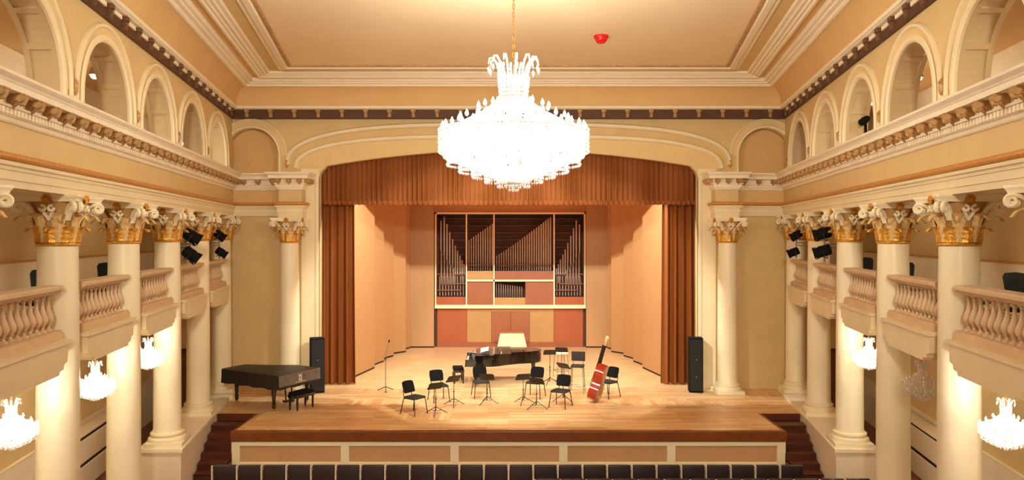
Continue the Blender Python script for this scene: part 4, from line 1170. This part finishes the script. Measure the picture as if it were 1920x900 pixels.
q.hexa([(-.07,-.14,.40),(.07,-.14,.40),(.07,-.12,.40),(-.07,-.12,.40)],[(-.05,-.2,.41),(.05,-.2,.41),(.05,-.19,.41),(-.05,-.19,.41)]); q.build('bridge', M['orgtan'], db)
q = MB(); q.prism([(-.025,.04),(.025,.04),(.05,.3),(-.05,.3)], lambda a,b,d: (a,d-.12-.1*b,b), -.012, .012); q.build('tailpiece', M['ebony'], db)
for k in range(4):
    x = -.03+.02*k; q = MB(); q.tube([(x,-.16,.3),(x,-.2,.41),(x*.5,-.125,H+.53)], .003, 5); q.build('string', M['steel'], db)
q = MB(); q.tube([(0,0,.02),(0,0,-.03)], .008, 6); q.build('endpin', M['steel'], db)
# lean: turned so that the ribs face the hall, tilted towards the chair
db.rotation_euler = (Matrix.Rotation(math.radians(14), 3, 'Y') @ Matrix.Rotation(math.radians(8), 3, 'X') @ Matrix.Rotation(math.radians(-114), 3, 'Z')).to_euler()
db.location = (fx(1113,21.4), 21.4, .08); db.scale = (1.06, 1.06, 1.0)

# ------------------------------------------------------------------ seats of the hall
def make_seat():
    r = thing('theatre_seat', 'x', 'seat')
    q = MB(); q.rbox(-.236,.236,-.03,.05,.42,.89,.02); q.build('backrest', M['leather'], r, True)
    q = MB(); q.rbox(-.225,.225,.05,.45,.38,.47,.03); q.build('seat_cushion', M['leather'], r, True)
    q = MB(); q.rbox(-.262,-.242,-.06,.42,.6,.64,.008); q.rbox(-.275,-.245,-.055,.0,.0,.888,.008); q.build('arm_frame', M['armmetal'], r)
    q = MB(); q.rbox(-.26,-.245,.0,.4,.0,.6,.006); q.build('side_leg', M['blacksat'], r)
    return r
seat = Maker(make_seat())
for k in range(24):
    n_l, n_r = k, 23-k
    t = ('%s from the covered-piano end' % ORD[n_l]) if n_l <= 11 else ('%s from the double-bass end' % ORD[n_r])
    seat.put('dark theatre seat in the row facing the stage, '+t, (-5.98+.52*k, 15.75, FLOOR), 0, 'seats of the row facing the stage')
for k in range(13):
    seat.put('dark theatre seat in the cut-off row at the lower edge, %s from its outer end' % ORD[12-k], (.78+.515*k, 14.86, FLOOR), 0, 'seats of the cut-off row')

# ------------------------------------------------------------------ chandeliers
def make_chandelier(name, S, SZ, chain_top, dens, bulbm, nb):
    """local origin at the lowest drop; S, SZ scale a 1.31 m radius, 2.2 m high design"""
    r = thing(name, 'x', 'chandelier')
    P = lambda rr, a, z: (rr*S*math.cos(a), rr*S*math.sin(a), z*SZ)
    k_ = max(S, .25); k2 = max(S, .55)
    # suspension
    q = MB()
    if chain_top > 3:
        z = 2.2*SZ
        i = 0
        while z < chain_top:
            pts = []
            for j in range(8):
                a = 2*PI*j/8; u, v_ = .022*math.cos(a), .045*math.sin(a); pts.append((u if i % 2 else 0, 0 if i % 2 else u, z+v_))
            q.tube(pts, .007, 5, True); z += .07; i += 1
        q.lathe([(.1,chain_top-.03),(.09,chain_top),(.02,chain_top+.01)], 16)
    else:
        q.tube([(0,0,2.0*SZ),(0,0,chain_top)], .006, 6); q.lathe([(.012,chain_top-.06),(.045,chain_top-.02),(.05,chain_top)], 12)
        for j in range(4): q.ball((0,0,2.2*SZ+j*(chain_top-2.3*SZ)/4), .012, 8)
    q.build('suspension', M['brass'], r, True)
    q = MB(); q.tube([(0,0,.1*SZ),(0,0,2.1*SZ)], .03*S+.004, 8)
    for rr, z in ((.26,1.85),(.24,1.5),(.52,1.28),(.88,1.06),(1.26,.92)):
        q.tube([P(rr, 2*PI*j/32, z) for j in range(32)], .008*k_, 6, True)
    for j in range(8):
        a = 2*PI*j/8
        for rr, z in ((.52,1.28),(.88,1.06),(1.26,.92)): q.tube([P(.03,a,z-.1), P(rr*.6,a,z-.16), P(rr,a,z)], .008*k_, 5)
    q.build('frame', M['chrome'], r, True)
    # plume arms of the crown
    for j in range(12 if dens > .6 else 8):
        a = 2*PI*j/(12 if dens > .6 else 8)+.13
        q = MB(); q.tube([P(.25,a,1.72), P(.25,a,1.95), P(.3,a,2.12), P(.36,a,2.21), P(.42,a,2.2), P(.44,a,2.1)], [.016*k2,.02*k2,.02*k2,.02*k2,.018*k2,.012*k2], 6)
        q.octa(P(.44,a,2.02), .025*k2, .14*SZ); q.build('crown_arm', M['crystal'], r, True)
    # strands of drops, tier by tier
    def strand(q, r0, z0, r1, z1, a, step, cr):
        L = math.hypot((r1-r0)*S, (z1-z0)*SZ); n = max(1, int(L/step))
        for i in range(n+1):
            t = i/max(1,n); rr = r0+(r1-r0)*t
            zz = z0+(z1-z0)*t-.0
            q.octa(P(rr, a, zz), cr, step*.95, a)
    st = .05*k_**.5 if S < .6 else .062
    cr = .011 if S < .6 else .019
    def tier(nm, rows):
        q = MB()
        for (r0, z0, r1, z1, n) in rows:
            n = max(8, int(n*dens))
            for j in range(n): strand(q, r0, z0, r1, z1, 2*PI*(j+.5*random.random())/n, st, cr)
        o = q.build(nm, M['crystal'], r); o['kind'] = 'stuff'
    dens *= 1.55 if S > .6 else 1.3
    tier('neck_crystals', [(.27,1.86,.235,1.5,26),(.25,1.5,.26,1.32,24),(.24,1.5,.5,1.3,30)])
    tier('upper_crystals', [(.52,1.3,.52,1.0,34),(.52,1.28,.86,1.1,36),(.88,1.08,.88,.74,56),(.88,1.06,1.24,.93,50),(.7,1.0,.7,.7,40)])
    tier('rim_crystals', [(1.30,.95,1.30,.58,92),(1.24,.9,1.22,.5,80),(1.1,.85,1.1,.46,60)])
    tier('bowl_crystals', [(1.2,.5,.06,.02,60),(1.16,.52,1.16,.36,70),(.95,.45,.95,.24,60),(.72,.36,.72,.15,46),(.5,.28,.5,.06,34),(.28,.2,.28,-.02,20),(.08,.12,.08,-.08,8),(1.0,.7,.5,.5,30)])
    # bulbs
    tot = 0
    for rr, z, n in ((.36,1.46,6),(.62,1.36,12),(.95,1.16,18),(1.24,1.0,26),(1.0,.62,12),(.6,.5,8)):
        n = max(3, int(n*nb))
        for j in range(n):
            a = 2*PI*(j+.5)/n
            q = MB(); c = P(rr, a, z); b_ = .03 if S > .6 else .013
            q.lathe([(b_*.5,-b_),(b_,0),(b_*.9,b_*.8),(b_*.3,b_*2.2),(.001,b_*2.8)], 8, c); q.build('bulb', bulbm, r, True)
    return r
YC = 13.0
main = make_chandelier('chandelier', 1.0, 1.0, ZC-5.66, 1.0, M['bulb'], 1.2)
main.location = (fx(963, YC), YC, 5.66)
main['label'] = 'huge lit crystal chandelier hanging from the ceiling before the stage opening'
for j in range(8):
    a = 2*PI*(j+.3)/8; point('chandelier_light', (.78*math.cos(a), .78*math.sin(a), 1.28), MAIN_W*.08, .09, WARM, main)
for j in range(4):
    a = 2*PI*(j+.1)/4; point('chandelier_light', (.8*math.cos(a), .8*math.sin(a), .45), MAIN_W*.035, .09, WARM, main)
point('chandelier_light', (0, 0, 1.75), MAIN_W*.2, .1, WARM, main)
sm = make_chandelier('pendant_chandelier', .235, .285, .79, .42, M['bulbsm'], .45)
sm_m = Maker(sm)
def small(s, k, label, lit=True):
    Y = BAYY[k]; A = 4.79
    if lit: o = sm_m.put(label, (SX(s,A,Y), Y, 2.03), k*.4, 'small chandeliers under the balconies')
    else:
        o = un_; o.location = (SX(s,A,Y), Y, 2.03); o['label'] = label; o['group'] = 'small chandeliers under the balconies'
    o.scale = (1,1,1)
    return o
un_ = make_chandelier('pendant_chandelier', .235, .285, .79, .2, M['offbulb'], .45)
for s in SIDES:
    for k, t in ((1,'nearest the viewer'),(2,'middle of three'),(3,'furthest of three')):
        if s > 0 and k == 2:
            small(s, k, 'unlit small crystal chandelier under the right balcony', False); continue
        small(s, k, 'small lit crystal chandelier under the %s balcony, %s' % ('left' if s < 0 else 'right', t))
        Y = BAYY[k]; point('pendant_light', (SX(s,4.79,Y), Y, 2.40), SMALL_W, .1)
# ceiling lamps in the gallery behind the arches
gl_ = thing('gallery_lamp', 'x', 'lamp')
q = MB(); q.lathe([(.05,.36),(.05,.4)], 12); q.tube([(0,0,.2),(0,0,.38)], .012, 6); q.build('bracket', M['blacksat'], gl_)
q = MB(); q.lathe([(.05,.24),(.07,.2),(.1,.1),(.095,.09)], 14, cap=False); q.build('shade', M['steel'], gl_, True)
q = MB(); q.ball((0,0,.09), .075, 12); q.build('bulb', M['lampglow'], gl_, True)
gm = Maker(gl_)
for px, py, s, A, t in ((177,141,-1,5.6,'second arch on the left'),(342,267,-1,5.6,'fourth arch on the left'),(1721,146,1,5.55,'second arch on the right'),(1632,192,1,5.5,'third arch on the right')):
    rel = (712-px) if s < 0 else (px-1195); Y = F*A/rel; z = fz(py, Y)
    o = gm.put('small lit lamp seen through the %s' % t, (SX(s,A,Y), Y, z-.09), 0, 'lamps in the upper gallery')
    if z < 7.8:
        o.location.z = z-.09
    point('gallery_light', (SX(s,A,Y), Y, z-.12), GALLERY_W, .08)
for s in SIDES:
    for Y in (6.8, 9.7): point('gallery_light', (SX(s,5.9,Y), Y, 7.9), GALLERY_W*.6, .1)
    for Y in (5.0, 12.6, 18.3): point('balcony_light', (SX(s,6.1,Y), Y, 5.75), AISLE_W*.25, .1)
    for Y in (6.8,): point('aisle_light', (SX(s,5.9,Y), Y, 2.5), AISLE_W, .1)
# red alarm dome on the ceiling
al = thing('alarm_sounder', 'round red alarm sounder on the ceiling beside the chandelier', 'alarm', (fx(1127,17.9), 17.9, ZC))
q = MB(); q.lathe([(.17,-.0),(.18,-.03),(.16,-.07)], 20); q.build('base', M['red'], al, True)
q = MB(); q.lathe([(.15,-.06),(.15,-.1),(.1,-.17),(.04,-.19),(.002,-.195)], 20); q.build('dome', M['red'], al, True)

# ------------------------------------------------------------------ stage lanterns on the columns
def make_lantern():
    r = thing('stage_lantern', 'x', 'spotlight')
    q = MB(); q.lathe([(.1,-.15),(.14,-.12),(.15,.1),(.14,.12)], 8, a0=PI/8); q.v = [(a,c_,b) for a,b,c_ in q.v]; q.build('housing', M['satin'], r)
    q = MB(); q.lathe([(.105,.115),(.105,.125)], 16); q.v = [(a,c_,b) for a,b,c_ in q.v]; q.build('lens', M['steel'], r)
    for k in range(4):
        q = MB(); q.hexa([(-.11,.12,.12),(.11,.12,.12),(.11,.12,.126),(-.11,.12,.126)],[(-.14,.24,.15),(.14,.24,.15),(.14,.24,.156),(-.14,.24,.156)])
        o = q.build('barn_door', M['satin'], r); o.rotation_euler = (0,k*PI/2,0)
    q = MB(); q.tube([(-.15,0,0),(-.15,0,-.14),(0,0,-.2),(.15,0,-.14),(.15,0,0)], .012, 6); q.build('yoke', M['blacksat'], r)
    return r
lan = Maker(make_lantern())
for px, py, A, s, tgt, t in ((356,441,4.42,-1,(2,25,-3),'upper one on the left bracket nearer the viewer'),(355,475,4.42,-1,(2,24,-5),'lower one on the left bracket nearer the viewer'),
                       (410,440,4.4,-1,(3,26,-4),'upper one on the left bracket by the stage wall'),(413,472,4.4,-1,(2,25,-3),'lower one on the left bracket by the stage wall'),
                       (1546,437,4.42,1,(-3,25,1.5),'upper one on the right bracket nearer the viewer'),(1546,470,4.42,1,(-2,24,1),'lower one on the right bracket nearer the viewer'),
                       (1495,440,4.4,1,(-3,26,-2),'upper one on the right bracket by the stage wall'),(1490,472,4.4,1,(-2,24,0),'lower one on the right bracket by the stage wall')):
    rel = (712-px) if s < 0 else (px-1195); Y = F*A/rel; z = fz(py, Y)
    o = lan.put('black stage spotlight, '+t, (SX(s,A,Y), Y, z), 0, 'stage spotlights on the side columns')
    d = Vector(tgt)-Vector(o.location); o.rotation_euler = d.to_track_quat('Y', 'Z').to_euler()
    o.scale = (.96,.96,.96) if Y < 19 else (.8,.8,.8)
for s in SIDES:
    for px, kcol, t in ((356 if s < 0 else 1546, 3, 'nearer the viewer'), (411 if s < 0 else 1493, 4, 'by the stage wall')):
        rel = (712-px) if s < 0 else (px-1195); A = 4.45; Y = F*A/rel
        b_ = thing('lantern_bracket', 'grey pipe bracket carrying two spotlights on the %s, %s' % ('left' if s < 0 else 'right', t), 'bracket', (SX(s,A,Y), Y, 4.5), -s*ALPHA, 'brackets of the stage spotlights')
        yc = COLY[kcol]-Y
        q = MB(); q.tube([(s*.0,0,-.36),(0,0,.42)], .022, 8); q.build('upright', M['steel'], b_)
        for z in (.0,.08):
            q = MB(); q.tube([(0,0,z),(s*.3,yc+.3*(1 if yc < 0 else -1)*1,z)], .016, 6); q.build('cross_arm', M['steel'], b_)
# black lantern on the gallery ledge, third arch on the right
A = 4.95; Y = F*A/(1621-1195); lg = thing('gallery_spotlight', 'black spotlight on a post on the gallery ledge, third arch on the right', 'spotlight', (SX(1,A,Y), Y, 6.25), .5)
q = MB(); q.tube([(.04,0,0),(.05,0,.6),(.03,0,.98)], [.035,.03,.03], 8); q.build('post', M['satin'], lg)
q = MB(); q.tube([(.09,-.02,1.1),(.0,.0,1.04),(-.09,.02,.98)], [.06,.085,.075], 12); q.build('housing', M['satin'], lg, True)
q = MB(); q.rbox(-.12,.16,-.1,.1,0,.03,.01); q.build('base', M['blacksat'], lg)
# white radiator covers against the aisle walls
for s in SIDES:
    Yr = 17.9; A = 6.82
    r = thing('radiator_cover', 'white radiator cover with two dark slots in the %s aisle' % ('left' if s < 0 else 'right'), 'radiator cover', (SX(s,A,Yr), Yr, FLOOR), -s*ALPHA, 'radiator covers in the aisles')
    L = 1.6
    q = MB(); q.rbox(-.15,.15,-L,L,0,.52,.02); q.rbox(-.15,.15,-L,L,.6,1.12,.02); q.rbox(-.19,.16,-L-.03,L+.03,1.2,1.25,.01); q.box(-.1,.12,-L+.05,L-.05,.5,1.22); q.build('body', M['white'], r)
    q = MB()
    q.box(-.125,.125,-L+.04,L-.04,.515,.605); q.box(-.125,.125,-L+.04,L-.04,1.115,1.205); q.build('slot', M['slot'], r)
